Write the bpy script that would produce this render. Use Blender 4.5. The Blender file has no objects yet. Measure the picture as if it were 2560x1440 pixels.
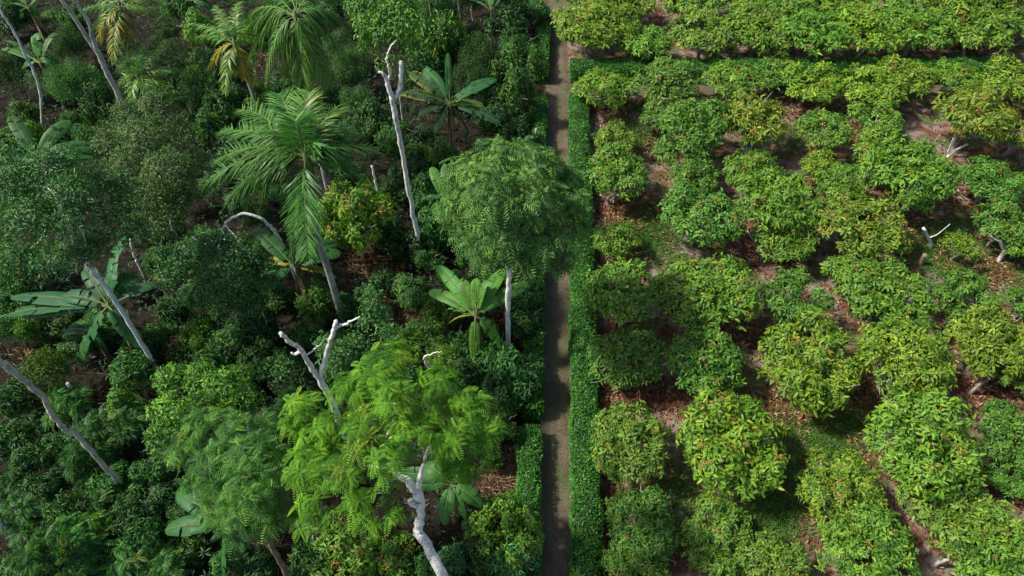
import bpy, math, random
import numpy as np
C = bpy.context.scene.collection
R = math.radians
# ------------------------------------------------------------------ camera, sky, sun, exposure
SC = bpy.context.scene
PITCH = 51.0; FPX = 1707.0; H = 20.0
cam = bpy.data.cameras.new('camera'); cam_o = bpy.data.objects.new('camera', cam); C.objects.link(cam_o)
cam.sensor_width = 36.0; cam.lens = 36.0 * FPX / 2560.0; cam.clip_start = 0.1; cam.clip_end = 2000
cam_o.location = (0, 0, H); cam_o.rotation_euler = (R(90 - PITCH), 0, 0); SC.camera = cam_o
SUN_EL = 50.0; SUN_AZ = 272.0            # azimuth clockwise from +Y: the sun stands to the left
w = bpy.data.worlds.new('World'); SC.world = w; w.use_nodes = True
bg = w.node_tree.nodes['Background']
sky = w.node_tree.nodes.new('ShaderNodeTexSky'); sky.sky_type = 'NISHITA'; sky.sun_disc = False
sky.sun_elevation = R(SUN_EL); sky.sun_rotation = R(SUN_AZ)
sky.air_density = 1.0; sky.dust_density = 2.0
w.node_tree.links.new(sky.outputs[0], bg.inputs[0]); bg.inputs[1].default_value = 0.13
sl = bpy.data.lights.new('sun', 'SUN'); sl.energy = 5.0; sl.angle = R(4.0); sl.color = (1.0, 0.95, 0.86)
so = bpy.data.objects.new('sun', sl); C.objects.link(so)
sd = (math.sin(R(SUN_AZ)) * math.cos(R(SUN_EL)), math.cos(R(SUN_AZ)) * math.cos(R(SUN_EL)), math.sin(R(SUN_EL)))
import mathutils
so.rotation_euler = mathutils.Vector(sd).to_track_quat('Z', 'Y').to_euler(); so.location = (0, 0, 60)
SC.view_settings.view_transform = 'Standard'; SC.view_settings.look = 'None'
SC.view_settings.exposure = 0.33; SC.view_settings.gamma = 1.0

# ------------------------------------------------------------------ where things stand
cp, sp = math.cos(R(PITCH)), math.sin(R(PITCH))
def ray(px, py):
    b = 720 - py
    return (px - 1280.0, FPX * cp + b * sp, -FPX * sp + b * cp)
def gz(px, py, z=0.0):                    # the point of height z seen there
    r = ray(px, py); t = (z - H) / r[2]
    return np.array((r[0] * t, r[1] * t, z))
def gy(px, py, Y):                        # the point of the upright plane y=Y seen there
    r = ray(px, py); t = Y / r[1]
    return np.array((r[0] * t, Y, H + r[2] * t))
def depth(p): return p[1] * cp + (H - p[2]) * sp
def mpp(p): return depth(p) / FPX         # metres per photo pixel at a point

# ------------------------------------------------------------------ materials
def nm(t): return t.lower()
def mat(name):
    m = bpy.data.materials.new(name); m.use_nodes = True
    nt = m.node_tree; b = nt.nodes['Principled BSDF']
    return m, nt, b
def ramp(nt, fac, stops):
    r = nt.nodes.new('ShaderNodeValToRGB'); e = r.color_ramp.elements
    while len(e) < len(stops): e.new(0.5)
    for i, (p, c) in enumerate(stops): e[i].position = p; e[i].color = (*c, 1)
    nt.links.new(fac, r.inputs[0]); return r.outputs[0]
def mixc(nt, fac, a, b, mode='MIX'):
    n = nt.nodes.new('ShaderNodeMix'); n.data_type = 'RGBA'; n.blend_type = mode
    for s, v in ((n.inputs[0], fac), (n.inputs[6], a), (n.inputs[7], b)):
        if isinstance(v, (int, float)): s.default_value = v
        elif isinstance(v, tuple): s.default_value = (*v, 1)
        else: nt.links.new(v, s)
    return n.outputs[2]
def noise(nt, scale, detail=4, rough=0.6, coord='Object', stretch=None):
    tc = nt.nodes.new('ShaderNodeTexCoord'); n = nt.nodes.new('ShaderNodeTexNoise')
    n.inputs['Scale'].default_value = scale; n.inputs['Detail'].default_value = detail; n.inputs['Roughness'].default_value = rough
    src = tc.outputs[coord]
    if stretch:
        mp = nt.nodes.new('ShaderNodeMapping'); mp.inputs['Scale'].default_value = stretch
        nt.links.new(src, mp.inputs[0]); src = mp.outputs[0]
    nt.links.new(src, n.inputs['Vector']); return n.outputs['Fac']
def math_n(nt, op, a, b):
    n = nt.nodes.new('ShaderNodeMath'); n.operation = op
    for s, v in ((n.inputs[0], a), (n.inputs[1], b)):
        if isinstance(v, (int, float)): s.default_value = v
        else: nt.links.new(v, s)
    return n.outputs[0]
def leaf_mat(name, dark, mid, light, young=(0.30, 0.11, 0.04), rough=0.46, trans=0.30, spec=0.35):
    """leaf colour varies leaf by leaf (attribute lv); whole shoots of young leaves (attribute wr) take the young colour
       where the tree's own colour alpha says how many shoots flush; the tree's colour rgb tints the crown"""
    m, nt, b = mat(name)
    at = nt.nodes.new('ShaderNodeAttribute'); at.attribute_name = 'lc'
    sep = nt.nodes.new('ShaderNodeSeparateColor'); nt.links.new(at.outputs['Color'], sep.inputs[0])
    col = ramp(nt, sep.outputs[0], [(0.0, dark), (0.5, mid), (1.0, light)])
    oi = nt.nodes.new('ShaderNodeObjectInfo')
    col = mixc(nt, 1.0, col, oi.outputs['Color'], 'MULTIPLY')
    thr = math_n(nt, 'SUBTRACT', 1.0, oi.outputs['Alpha'])
    isy = math_n(nt, 'GREATER_THAN', sep.outputs[1], thr)
    yc = ramp(nt, sep.outputs[2], [(0.0, tuple(0.7 * y for y in young)), (0.6, young), (1.0, (light[0] * 1.8, light[1] * 1.15, light[2]))])
    fac = math_n(nt, 'MULTIPLY', isy, 0.8)
    col = mixc(nt, fac, col, yc)
    nt.links.new(col, b.inputs['Base Color'])
    b.inputs['Roughness'].default_value = rough; b.inputs['Specular IOR Level'].default_value = spec
    tr = nt.nodes.new('ShaderNodeBsdfTranslucent')
    tc = mixc(nt, 1.0, col, (1.0, 1.25, 0.45), 'MULTIPLY'); nt.links.new(tc, tr.inputs[0])
    mx = nt.nodes.new('ShaderNodeMixShader'); mx.inputs[0].default_value = trans
    nt.links.new(b.outputs[0], mx.inputs[1]); nt.links.new(tr.outputs[0], mx.inputs[2])
    nt.links.new(mx.outputs[0], nt.nodes['Material Output'].inputs[0])
    return m
M = {}
M['cacao'] = leaf_mat('cacao_leaf', (0.034, 0.104, 0.016), (0.124, 0.258, 0.024), (0.25, 0.375, 0.034), young=(0.34, 0.145, 0.05))
M['forest'] = leaf_mat('forest_leaf', (0.012, 0.048, 0.014), (0.036, 0.115, 0.022), (0.100, 0.225, 0.030), young=(0.28, 0.30, 0.04))
M['fine'] = leaf_mat('fine_leaf', (0.018, 0.060, 0.022), (0.045, 0.115, 0.030), (0.11, 0.20, 0.045), young=(0.30, 0.30, 0.05), rough=0.5)
M['mimosa'] = leaf_mat('mimosa_leaf', (0.038, 0.125, 0.024), (0.145, 0.335, 0.032), (0.24, 0.46, 0.042), young=(0.24, 0.33, 0.05), rough=0.65, trans=0.4, spec=.15)
M['hedge'] = leaf_mat('hedge_leaf', (0.024, 0.10, 0.015), (0.055, 0.21, 0.022), (0.105, 0.31, 0.032), rough=0.35)
M['palm'] = leaf_mat('palm_leaf', (0.020, 0.060, 0.022), (0.045, 0.115, 0.030), (0.11, 0.20, 0.05), young=(0.52, 0.36, 0.02), rough=0.45, trans=0.22)
M['banana'] = leaf_mat('banana_leaf', (0.016, 0.070, 0.022), (0.030, 0.105, 0.028), (0.055, 0.150, 0.032), young=(0.34, 0.28, 0.03), rough=0.5, trans=0.25, spec=0.25)
M['grass'] = leaf_mat('grass_leaf', (0.035, 0.10, 0.018), (0.07, 0.18, 0.025), (0.13, 0.26, 0.04), rough=0.6, spec=0.2)
M['under'] = leaf_mat('undergrowth_leaf', (0.012, 0.04, 0.018), (0.022, 0.075, 0.024), (0.05, 0.12, 0.03), rough=0.5, spec=0.3)
def litter_mat(name, stops):
    m, nt, b = mat(name)
    at = nt.nodes.new('ShaderNodeAttribute'); at.attribute_name = 'lc'
    sep = nt.nodes.new('ShaderNodeSeparateColor'); nt.links.new(at.outputs['Color'], sep.inputs[0])
    nt.links.new(ramp(nt, sep.outputs[0], stops), b.inputs['Base Color'])
    b.inputs['Roughness'].default_value = 0.75; b.inputs['Specular IOR Level'].default_value = 0.2
    return m
M['litter'] = litter_mat('dry_leaf', [(0, (0.065, 0.028, 0.018)), (0.5, (0.19, 0.072, 0.040)), (0.8, (0.31, 0.145, 0.075)), (1, (0.42, 0.29, 0.18))])
M['floorlitter'] = litter_mat('rotting_leaf', [(0, (0.022, 0.014, 0.010)), (0.6, (0.06, 0.032, 0.02)), (0.92, (0.12, 0.065, 0.04)), (1, (0.28, 0.19, 0.11))])
M['dryfrond'] = litter_mat('dead_frond', [(0, (0.12, 0.07, 0.04)), (0.5, (0.30, 0.19, 0.10)), (1, (0.48, 0.36, 0.22))])
def bark(name, base, dark, scale=11, stretch=(1, 1, 0.35), lo=0.38, hi=0.62, moss=None, rings=0):
    m, nt, b = mat(name)
    f = noise(nt, scale, 6, 0.7, 'Object', stretch)
    col = ramp(nt, f, [(lo, dark), (hi, base), (0.85, tuple(min(1, 1.2 * x) for x in base))])
    f2 = noise(nt, scale * 3.1, 3, 0.6, 'Object')
    col = mixc(nt, ramp(nt, f2, [(0.50, (0, 0, 0)), (0.56, (0.6, 0.6, 0.6))]), col, tuple(0.45 * x for x in base))
    fk = noise(nt, 1.3, 5, 0.65, 'Object'); col = mixc(nt, ramp(nt, fk, [(0.5, (0, 0, 0)), (0.62, (0.38, 0.38, 0.38))]), col, (0.17 * 1.0, 0.165, 0.12))
    if moss:
        f3 = noise(nt, 1.7, 4, 0.6, 'Object'); col = mixc(nt, ramp(nt, f3, [(0.5, (0, 0, 0)), (0.66, (0.8, 0.8, 0.8))]), col, moss)
    if rings:
        wv = nt.nodes.new('ShaderNodeTexWave'); wv.bands_direction = 'Z'; wv.inputs['Scale'].default_value = rings; wv.inputs['Distortion'].default_value = 1.0
        tc = nt.nodes.new('ShaderNodeTexCoord'); nt.links.new(tc.outputs['Object'], wv.inputs['Vector'])
        col = mixc(nt, ramp(nt, wv.outputs['Fac'], [(0.0, (0.55, 0.55, 0.55)), (0.25, (0, 0, 0))]), col, dark)
    nt.links.new(col, b.inputs['Base Color']); b.inputs['Roughness'].default_value = 0.85; b.inputs['Specular IOR Level'].default_value = 0.2
    bp = nt.nodes.new('ShaderNodeBump'); bp.inputs['Strength'].default_value = 0.9; bp.inputs['Distance'].default_value = 0.04
    nt.links.new(f, bp.inputs['Height']); nt.links.new(bp.outputs[0], b.inputs['Normal'])
    return m
M['white_bark'] = bark('white_bark', (0.80, 0.78, 0.72), (0.34, 0.31, 0.25), lo=0.32, hi=0.46)
M['grey_bark'] = bark('grey_bark', (0.56, 0.53, 0.44), (0.16, 0.14, 0.11), lo=.34, hi=.55)
M['blue_bark'] = bark('pale_bark', (0.68, 0.73, 0.70), (0.28, 0.30, 0.26), lo=.32, hi=.48)
M['brown_bark'] = bark('brown_bark', (0.26, 0.19, 0.13), (0.10, 0.07, 0.045), moss=(0.07, 0.08, 0.04))
M['cacao_bark'] = bark('cacao_bark', (0.56, 0.54, 0.50), (0.15, 0.11, 0.08), scale=14)
M['palm_bark'] = bark('palm_bark', (0.55, 0.54, 0.50), (0.15, 0.14, 0.12), scale=6, rings=5.0)
M['banana_stem'] = bark('banana_stem', (0.20, 0.20, 0.07), (0.10, 0.06, 0.03), scale=6)
M['rib'] = bark('leaf_rib', (0.16, 0.22, 0.06), (0.10, 0.15, 0.045), scale=5)
M['dry_rib'] = bark('dry_rib', (0.34, 0.24, 0.13), (0.2, 0.13, 0.08), scale=5)
M['cut_wood'] = bark('cut_wood', (0.48, 0.36, 0.27), (0.3, 0.2, 0.15), scale=14, stretch=(1, 1, 1))
M['red_flower'] = litter_mat('hibiscus_petal', [(0, (0.6, 0.02, 0.01)), (1, (0.8, 0.05, 0.02))])

# ------------------------------------------------------------------ mesh building
def norm(v): return v / np.maximum(np.linalg.norm(v, axis=-1, keepdims=True), 1e-9)
class MB:
    """collects vertices, faces (tris and quads, by numpy) and a colour per vertex, and links them as one mesh object"""
    def __init__(s): s.v = []; s.t = []; s.q = []; s.c = []; s.tm = []; s.qm = []; s.n = 0
    def add(s, v, tris=None, quads=None, col=None, mi=0):
        v = np.asarray(v, float).reshape(-1, 3)
        s.v.append(v)
        if col is None: col = np.tile((0.5, 0.0, 0.5), (len(v), 1))
        s.c.append(np.asarray(col, float).reshape(-1, 3))
        if tris is not None and len(tris): s.t.append(np.asarray(tris) + s.n); s.tm.append(np.full(len(tris), mi))
        if quads is not None and len(quads): s.q.append(np.asarray(quads) + s.n); s.qm.append(np.full(len(quads), mi))
        s.n += len(v)
    def mesh(s, name, mats, smooth=False):
        me = bpy.data.meshes.new(name)
        V = np.concatenate(s.v); Cc = np.concatenate(s.c)
        T = np.concatenate(s.t) if s.t else np.zeros((0, 3), int); Q = np.concatenate(s.q) if s.q else np.zeros((0, 4), int)
        mi = np.concatenate(s.tm + s.qm)
        me.vertices.add(len(V)); me.vertices.foreach_set('co', V.ravel())
        nl = T.size + Q.size; me.loops.add(nl); me.loops.foreach_set('vertex_index', np.concatenate((T.ravel(), Q.ravel())).astype(np.int32))
        npoly = len(T) + len(Q); me.polygons.add(npoly)
        tot = np.concatenate((np.full(len(T), 3), np.full(len(Q), 4))); st = np.concatenate(([0], np.cumsum(tot)[:-1]))
        me.polygons.foreach_set('loop_start', st.astype(np.int32)); me.polygons.foreach_set('loop_total', tot.astype(np.int32))
        me.polygons.foreach_set('material_index', mi.astype(np.int32))
        if smooth: me.polygons.foreach_set('use_smooth', np.ones(npoly, bool))
        a = me.color_attributes.new('lc', 'FLOAT_COLOR', 'POINT')
        a.data.foreach_set('color', np.concatenate((Cc, np.ones((len(Cc), 1))), 1).ravel())
        me.update(calc_edges=True)
        for m in mats: me.materials.append(M[m] if isinstance(m, str) else m)
        return me
    def build(s, name, mats, parent=None, smooth=False, loc=None):
        me = s.mesh(name, mats if isinstance(mats, (list, tuple)) else [mats], smooth)
        o = bpy.data.objects.new(name, me); C.objects.link(o)
        if parent is not None: o.parent = parent
        if loc is not None: o.location = loc
        return o
def empty(name, loc, label, cat, group=None):
    o = bpy.data.objects.new(name, None); C.objects.link(o); o.location = tuple(loc); o.empty_display_size = 0.3
    o['label'] = label; o['category'] = cat
    if group: o['group'] = group
    return o
def tag(o, label=None, cat=None, group=None, kind=None):
    if label: o['label'] = label
    if cat: o['category'] = cat
    if group: o['group'] = group
    if kind: o['kind'] = kind
    return o

def rich_leaves(mb, P, D, N, L, W, lv, wr, rng, droop=0.25, fold=0.25, mi=0):
    """blade shaped leaves: 8 vertices, folded on the midrib and bent downwards"""
    n = len(P); D = norm(D); S = norm(np.cross(D, N)); N = norm(np.cross(S, D))
    L = np.broadcast_to(L, n)[:, None]; W = np.broadcast_to(W, n)[:, None]; dr = np.broadcast_to(droop, n)[:, None]
    z = np.array((0, 0, 1.0))
    def pt(t, s, f): return P + D * L * t + S * W * s - N * (dr * L * t * t) * 0.6 - z * (dr * L * t * t) * 0.4 + N * W * f
    vs = np.stack([pt(0, 0, 0), pt(.34, -.42, fold), pt(.34, 0, 0), pt(.34, .42, fold), pt(.72, -.4, fold), pt(.72, 0, 0), pt(.72, .4, fold), pt(1, 0, 0)], 1)
    base = (np.arange(n) * 8)[:, None]
    tr = np.array([(0, 2, 1), (0, 3, 2), (4, 5, 7), (5, 6, 7)]); qd = np.array([(1, 2, 5, 4), (2, 3, 6, 5)])
    c = np.stack([lv, wr, rng.random(n)], 1)
    mb.add(vs.reshape(-1, 3), (base[:, :, None] + tr[None]).reshape(-1, 3), (base[:, :, None] + qd[None]).reshape(-1, 4), np.repeat(c, 8, 0), mi)
def small_leaves(mb, P, D, N, L, W, lv, wr, rng, fold=0.15, mi=0):
    n = len(P); D = norm(D); S = norm(np.cross(D, N)); N = norm(np.cross(S, D))
    L = np.broadcast_to(L, n)[:, None]; W = np.broadcast_to(W, n)[:, None]
    m = P + D * L * .5 + N * L * 0.06
    vs = np.stack([P, m - S * W * .5 + N * W * fold, m + S * W * .5 + N * W * fold, P + D * L - N * L * 0.06], 1)
    base = (np.arange(n) * 4)[:, None]
    tr = np.array([(0, 3, 1), (0, 2, 3)])
    c = np.stack([lv, wr, rng.random(n)], 1)
    mb.add(vs.reshape(-1, 3), (base[:, :, None] + tr[None]).reshape(-1, 3), None, np.repeat(c, 4, 0), mi)
def tube(mb, pts, rad, sides=8, col=None, bump=0.0, rng=None, mi=0, cap=True):
    pts = np.asarray(pts, float); n = len(pts); rad = np.broadcast_to(rad, n)
    tg = norm(np.gradient(pts, axis=0)); up = np.array((0.31, 0.77, 0.56)); e1 = norm(np.cross(tg, up)); e2 = np.cross(tg, e1)
    a = np.linspace(0, 2 * math.pi, sides, endpoint=False)
    rr = rad[:, None] * (1 + (bump * (rng.random((n, sides)) - .5) if bump else 0))
    v = pts[:, None] + rr[..., None] * (np.cos(a)[None, :, None] * e1[:, None] + np.sin(a)[None, :, None] * e2[:, None])
    i = np.arange(n - 1)[:, None] * sides; j = np.arange(sides)[None]; k = (j + 1) % sides
    q = np.stack([i + j, i + k, i + sides + k, i + sides + j], -1).reshape(-1, 4)
    v = v.reshape(-1, 3); tr = None
    if cap:
        v = np.concatenate([v, pts[-1:]]); b = (n - 1) * sides
        tr = [(b + jj, b + (jj + 1) % sides, n * sides) for jj in range(sides)]
    mb.add(v, tr, q, None if col is None else np.tile(col, (len(v), 1)), mi)
def smooth_path(pts, rad, sub=4, wob=0.0, rng=None):
    """Catmull-Rom through the points, with the radius carried along"""
    pts = np.asarray(pts, float); rad = np.broadcast_to(rad, len(pts))
    P = np.vstack([2 * pts[0] - pts[1], pts, 2 * pts[-1] - pts[-2]]); out = []; ro = []
    for i in range(len(pts) - 1):
        p0, p1, p2, p3 = P[i:i + 4]
        for s in range(sub):
            t = s / sub
            out.append(0.5 * ((2 * p1) + (-p0 + p2) * t + (2 * p0 - 5 * p1 + 4 * p2 - p3) * t * t + (-p0 + 3 * p1 - 3 * p2 + p3) * t ** 3)); ro.append(rad[i] * (1 - t) + rad[i + 1] * t)
    out.append(pts[-1]); ro.append(rad[-1]); out = np.array(out)
    if wob and rng is not None: out[1:-1] += rng.normal(0, wob, out[1:-1].shape)
    return out, np.array(ro)

# ------------------------------------------------------------------ crowns
def shoots(rng, lobes, n, low=-0.25, inner=0.8, depth_=0.3):
    """points near the outer face of a set of ellipsoid lobes (cx,cy,cz,rx,ry,rz) and the way out of the crown there"""
    lb = np.array(lobes, float); ar = (lb[:, 3] * lb[:, 4] + lb[:, 3] * lb[:, 5]) ; pr = ar / ar.sum()
    P = []; A = []; cnt = 0; k = 0
    while cnt < n and k < 60:
        k += 1; m = n * 2
        i = rng.choice(len(lb), m, p=pr); u = norm(rng.normal(size=(m, 3))); u = u[:m]
        keep = u[:, 2] > low + rng.normal(0, .15, m); i = i[keep]; u = u[keep]
        rr = 1 - depth_ * rng.random(len(u)) ** 1.7
        p = lb[i, :3] + u * lb[i, 3:] * rr[:, None]
        d = np.linalg.norm((p[:, None] - lb[None, :, :3]) / lb[None, :, 3:], axis=2)
        d[np.arange(len(p)), i] = 9
        ok = (d.min(1) > inner) if len(lb) > 1 else np.ones(len(p), bool)
        a = norm(u / lb[i, 3:] * lb[i, 3:4])
        P.append(p[ok]); A.append(a[ok]); cnt += ok.sum()
    return np.concatenate(P)[:n], np.concatenate(A)[:n]
def frame(A):
    h = np.where(np.abs(A[:, 2:3]) > 0.9, np.array([[1.0, 0, 0]]), np.array([[0, 0, 1.0]]))
    e1 = norm(np.cross(A, h)); return e1, np.cross(A, e1)
def whorl_leaves(mb, rng, P, A, k, L, W, rich=True, spread=(45, 105), hang=0.35, droop=0.3, lvar=0.3, wr=None, jit=0.0, upb=0.35):
    n = len(P); A = norm(A + np.array((0, 0, upb))); e1, e2 = frame(A)
    kk = np.tile(np.arange(k), n); idx = np.repeat(np.arange(n), k)
    phi = rng.random(n)[idx] * 6.283 + kk * 6.283 / k + rng.normal(0, .35, n * k)
    al = np.radians(rng.uniform(spread[0], spread[1], n * k))
    rad = e1[idx] * np.cos(phi)[:, None] + e2[idx] * np.sin(phi)[:, None]
    D = A[idx] * np.cos(al)[:, None] + rad * np.sin(al)[:, None]; D[:, 2] -= hang * rng.random(n * k)
    D = norm(D); N = A[idx] + rng.normal(0, .25, (n * k, 3)) + np.array((0, 0, .25))
    if wr is None: wr = rng.random(n)
    wl = rng.normal(0, 0.17, n)
    lv = np.clip(0.5 + wl[idx] + rng.normal(0, lvar * .6, n * k), 0, 1)
    Ls = L * rng.uniform(.6, 1.15, n * k) * np.where(wr[idx] > .86, .62, 1.0); off = D * 0.02 + (rng.normal(0, jit, (n * k, 3)) if jit else 0)
    Pp = P[idx] + off
    if rich: rich_leaves(mb, Pp, D, N, Ls, Ls * (W / L), lv, wr[idx], rng, droop=droop)
    else: small_leaves(mb, Pp, D, N, Ls, Ls * (W / L), lv, wr[idx], rng)
def feather_leaves(mb, rng, P, A, k, L, pairs, pl, pw, spread=(40, 90), hang=0.3, sag=0.35, ang=0.35, lvar=.25, wr=None, pdroop=0.15, upb=.4):
    """compound leaves: k to a shoot, each with pairs of narrow leaflets down both sides of a sagging stalk"""
    n = len(P); A = norm(A + np.array((0, 0, upb))); e1, e2 = frame(A); idx = np.repeat(np.arange(n), k); m = n * k
    phi = rng.random(n)[idx] * 6.283 + np.tile(np.arange(k), n) * 6.283 / k + rng.normal(0, .4, m)
    al = np.radians(rng.uniform(spread[0], spread[1], m))
    D = A[idx] * np.cos(al)[:, None] + (e1[idx] * np.cos(phi)[:, None] + e2[idx] * np.sin(phi)[:, None]) * np.sin(al)[:, None]
    D[:, 2] -= hang * rng.random(m); D = norm(D)
    N = norm(A[idx] + np.array((0, 0, .5)) + rng.normal(0, .15, (m, 3))); S = norm(np.cross(D, N)); N = norm(np.cross(S, D))
    Ls = L * rng.uniform(.65, 1.1, m)
    if wr is None: wr = rng.random(n)
    wl = rng.normal(0, .2, n); lv0 = np.clip(0.5 + wl[idx] + rng.normal(0, lvar * .5, m), 0, 1)
    t = (np.arange(pairs) + .6) / pairs; prof = np.sin(np.pi * (0.12 + 0.80 * t)) ** .7
    b = P[idx][:, None] + D[:, None] * (Ls[:, None] * t)[..., None]; b = b - np.array((0, 0, 1.0)) * (sag * Ls[:, None] * t * t)[..., None]
    for sg in (-1, 1):
        d = D[:, None] * ang + S[:, None] * sg - np.array((0, 0, 1.0)) * pdroop - np.array((0, 0, 1.0)) * (sag * t)[None, :, None] * .6
        d = norm(d.reshape(-1, 3)); nn = np.repeat(N, pairs, 0)
        ll = (pl * (Ls / L)[:, None] * prof[None]).ravel()
        lv = np.clip(np.repeat(lv0, pairs) + rng.normal(0, .08, m * pairs), 0, 1)
        small_leaves(mb, b.reshape(-1, 3), d, nn, ll, pw * (0.6 + 0.4 * ll / pl), lv, np.repeat(wr[idx], pairs), rng)
def rand_lobes(rng, n, R_, hz, flat=0.6, big=0.5, h0=0.0, spread=0.62):
    out = []
    for i in range(n):
        a = 6.283 * (i + rng.uniform(-.3, .3)) / max(n - 1, 1); r = R_ * spread * (rng.uniform(.75, 1.1) if i else 0.15)
        s = R_ * big * rng.uniform(.75, 1.15)
        out.append((r * math.cos(a), r * math.sin(a), h0 + hz * (rng.uniform(-.25, .3) if i else .35), s, s, s * flat * rng.uniform(.8, 1.3)))
    return out

# ------------------------------------------------------------------ crown and trunk prototypes for the many small trees
protos = {}
def fork_trunk(rng, hc, R_, r0=0.07, fork=0.45, nl=4, lean=0.2, bend=.1):
    mb = MB(); a0 = rng.uniform(0, 6.28); f = np.array((lean * math.cos(a0), lean * math.sin(a0), fork * hc))
    p, r = smooth_path([(0, 0, -0.1), f * .5 + rng.normal(0, .02, 3), f], [r0 * 1.35, r0, r0 * .95]); tube(mb, p, r, 8, bump=.25, rng=rng)
    for i in range(nl):
        a = a0 + 6.283 * i / nl + rng.uniform(-.4, .4); e = np.array((math.cos(a) * R_ * .72, math.sin(a) * R_ * .72, hc * rng.uniform(.95, 1.15)))
        mid = f * .5 + e * .5 + np.array((0, 0, -bend)) + rng.normal(0, .06, 3)
        p, r = smooth_path([f, mid, e], [r0 * .75, r0 * .5, r0 * .22], 5); tube(mb, p, r, 6, bump=.25, rng=rng)
        for j in range(3):
            q = mid * (1 - j / 3) + e * j / 3; e2 = q + np.array((rng.normal(0, .3) * R_, rng.normal(0, .3) * R_, rng.uniform(.2, .5)))
            tube(mb, [q, (q + e2) / 2 + rng.normal(0, .04, 3), e2], [r0 * .3, r0 * .2, r0 * .1], 5)
    return mb
def make_proto(key, kind, seed, dens=1.0):
    rng = np.random.default_rng(seed); mb = MB(); R0, HC = 1.3, 1.75
    if kind == 'cacao':
        lobes = rand_lobes(rng, rng.integers(8, 12), R0, 0.8, flat=rng.uniform(.8, 1.05), big=rng.uniform(.30, .40), h0=HC, spread=rng.uniform(.70, .82))
        P, A = shoots(rng, lobes, int(400 * dens), low=-.35, inner=.72, depth_=.4)
        P = P + rng.normal(0, .08, P.shape)
        for _ in range(int(rng.integers(3, 7))):      # gaps where a bough has been pruned
            g0 = P[int(rng.integers(0, len(P)))]; kp = np.linalg.norm(P - g0, axis=1) > rng.uniform(.16, .30); P = P[kp]; A = A[kp]
        wr = np.clip(rng.random(len(P)) * .75 + .25 * (P[:, 2] - P[:, 2].min()) / np.ptp(P[:, 2]), 0, 1)
        wr = np.argsort(np.argsort(wr)) / len(wr)
        if key.startswith('large'): whorl_leaves(mb, rng, P, A, 9, 0.185, 0.072, True, (30, 105), .6, .4, wr=wr, jit=.03)
        else: whorl_leaves(mb, rng, P, A, 9, 0.23, 0.086, True, (30, 105), .6, .4, wr=wr, jit=.03)
        tr = fork_trunk(rng, HC, R0, .065, fork=.38); mats = ['cacao']
    elif kind == 'shrub':                     # shade cacao and coffee, looser, larger dark leaves
        lobes = rand_lobes(rng, rng.integers(5, 8), R0, 1.0, flat=1.0, big=.42, h0=HC * .85, spread=.6)
        P, A = shoots(rng, lobes, int(330 * dens), low=-.5, inner=.7, depth_=.5); P = P + rng.normal(0, .1, P.shape)
        ls = (.21, .25, .31, .27, .36)[seed % 5]; whorl_leaves(mb, rng, P[:int(len(P) * .25 / ls)], A[:int(len(P) * .25 / ls)], 8, ls, ls * (.36 if seed % 2 else .27), True, (35, 105), .55, .4, jit=.05)
        tr = fork_trunk(rng, HC, R0, .045, fork=.35, nl=3); mats = ['forest']
    elif kind == 'small':                     # small oval leaves in tight clumps
        lobes = rand_lobes(rng, rng.integers(7, 11), R0, 1.0, flat=.95, big=.36, h0=HC * .9, spread=.62)
        P, A = shoots(rng, lobes, int(850 * dens), low=-.4, inner=.7, depth_=.5); P = P + rng.normal(0, .07, P.shape)
        whorl_leaves(mb, rng, P, A, 6, 0.13, 0.06, False, (30, 100), .4, .3, jit=.05)
        tr = fork_trunk(rng, HC, R0, .04, fork=.3, nl=5); mats = ['forest']
    elif kind == 'fine':                      # grey-green fine foliage
        lobes = rand_lobes(rng, rng.integers(7, 11), R0, 1.1, flat=1.0, big=.38, h0=HC * .9, spread=.6)
        P, A = shoots(rng, lobes, int(1500 * dens), low=-.45, inner=.65, depth_=.6); P = P + rng.normal(0, .08, P.shape)
        whorl_leaves(mb, rng, P, A, 7, 0.12, 0.034, False, (20, 95), .4, .3, jit=.06)
        tr = fork_trunk(rng, HC, R0, .035, fork=.3, nl=5); mats = ['fine']
    elif kind == 'fern':                      # feathery saplings with long compound leaves
        lobes = rand_lobes(rng, 6, R0, 0.9, flat=.8, big=.42, h0=HC * .9, spread=.6)
        P, A = shoots(rng, lobes, int(120 * dens), low=-.1, inner=.6, depth_=.5)
        feather_leaves(mb, rng, P, A, 5, 0.62, 9, 0.15, 0.055, (40, 85), .3, .35)
        tr = fork_trunk(rng, HC, R0, .035, fork=.4, nl=4); mats = ['forest']
    elif kind == 'column':
        lobes = [(rng.normal(0, .1), rng.normal(0, .1), z, .42, .42, .42) for z in np.linspace(.6, 3.0, 7)]
        P, A = shoots(rng, lobes, int(170 * dens), low=-.4, inner=.7, depth_=.5)
        whorl_leaves(mb, rng, P, A, 8, 0.2, 0.08, True, (35, 100), .4, .3, jit=.03)
        tr = MB(); p, r = smooth_path([(0, 0, 0), (.05, 0, 1.2), (0, .03, 2.9)], [.05, .04, .015]); tube(tr, p, r, 6); mats = ['forest']
    protos[key] = dict(crown=mb.mesh('crown', mats), trunk=tr.mesh('trunk', ['cacao_bark' if kind in ('cacao',) else 'grey_bark'], True), R=R0, HC=HC if kind != 'column' else 1.8)
for i in range(10): make_proto(f'cacao{i}', 'cacao', 100 + i, .92 + .05 * (i % 4))
for i in range(6): make_proto(f'large{i}', 'cacao', 170 + i, 1.55)
for i in range(2): make_proto(f'thin{i}', 'cacao', 150 + i, .38)
for i in range(5): make_proto(f'shrub{i}', 'shrub', 200 + i)
for i in range(3): make_proto(f'small{i}', 'small', 300 + i)
for i in range(3): make_proto(f'fine{i}', 'fine', 400 + i)
for i in range(3): make_proto(f'fern{i}', 'fern', 500 + i)
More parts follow.
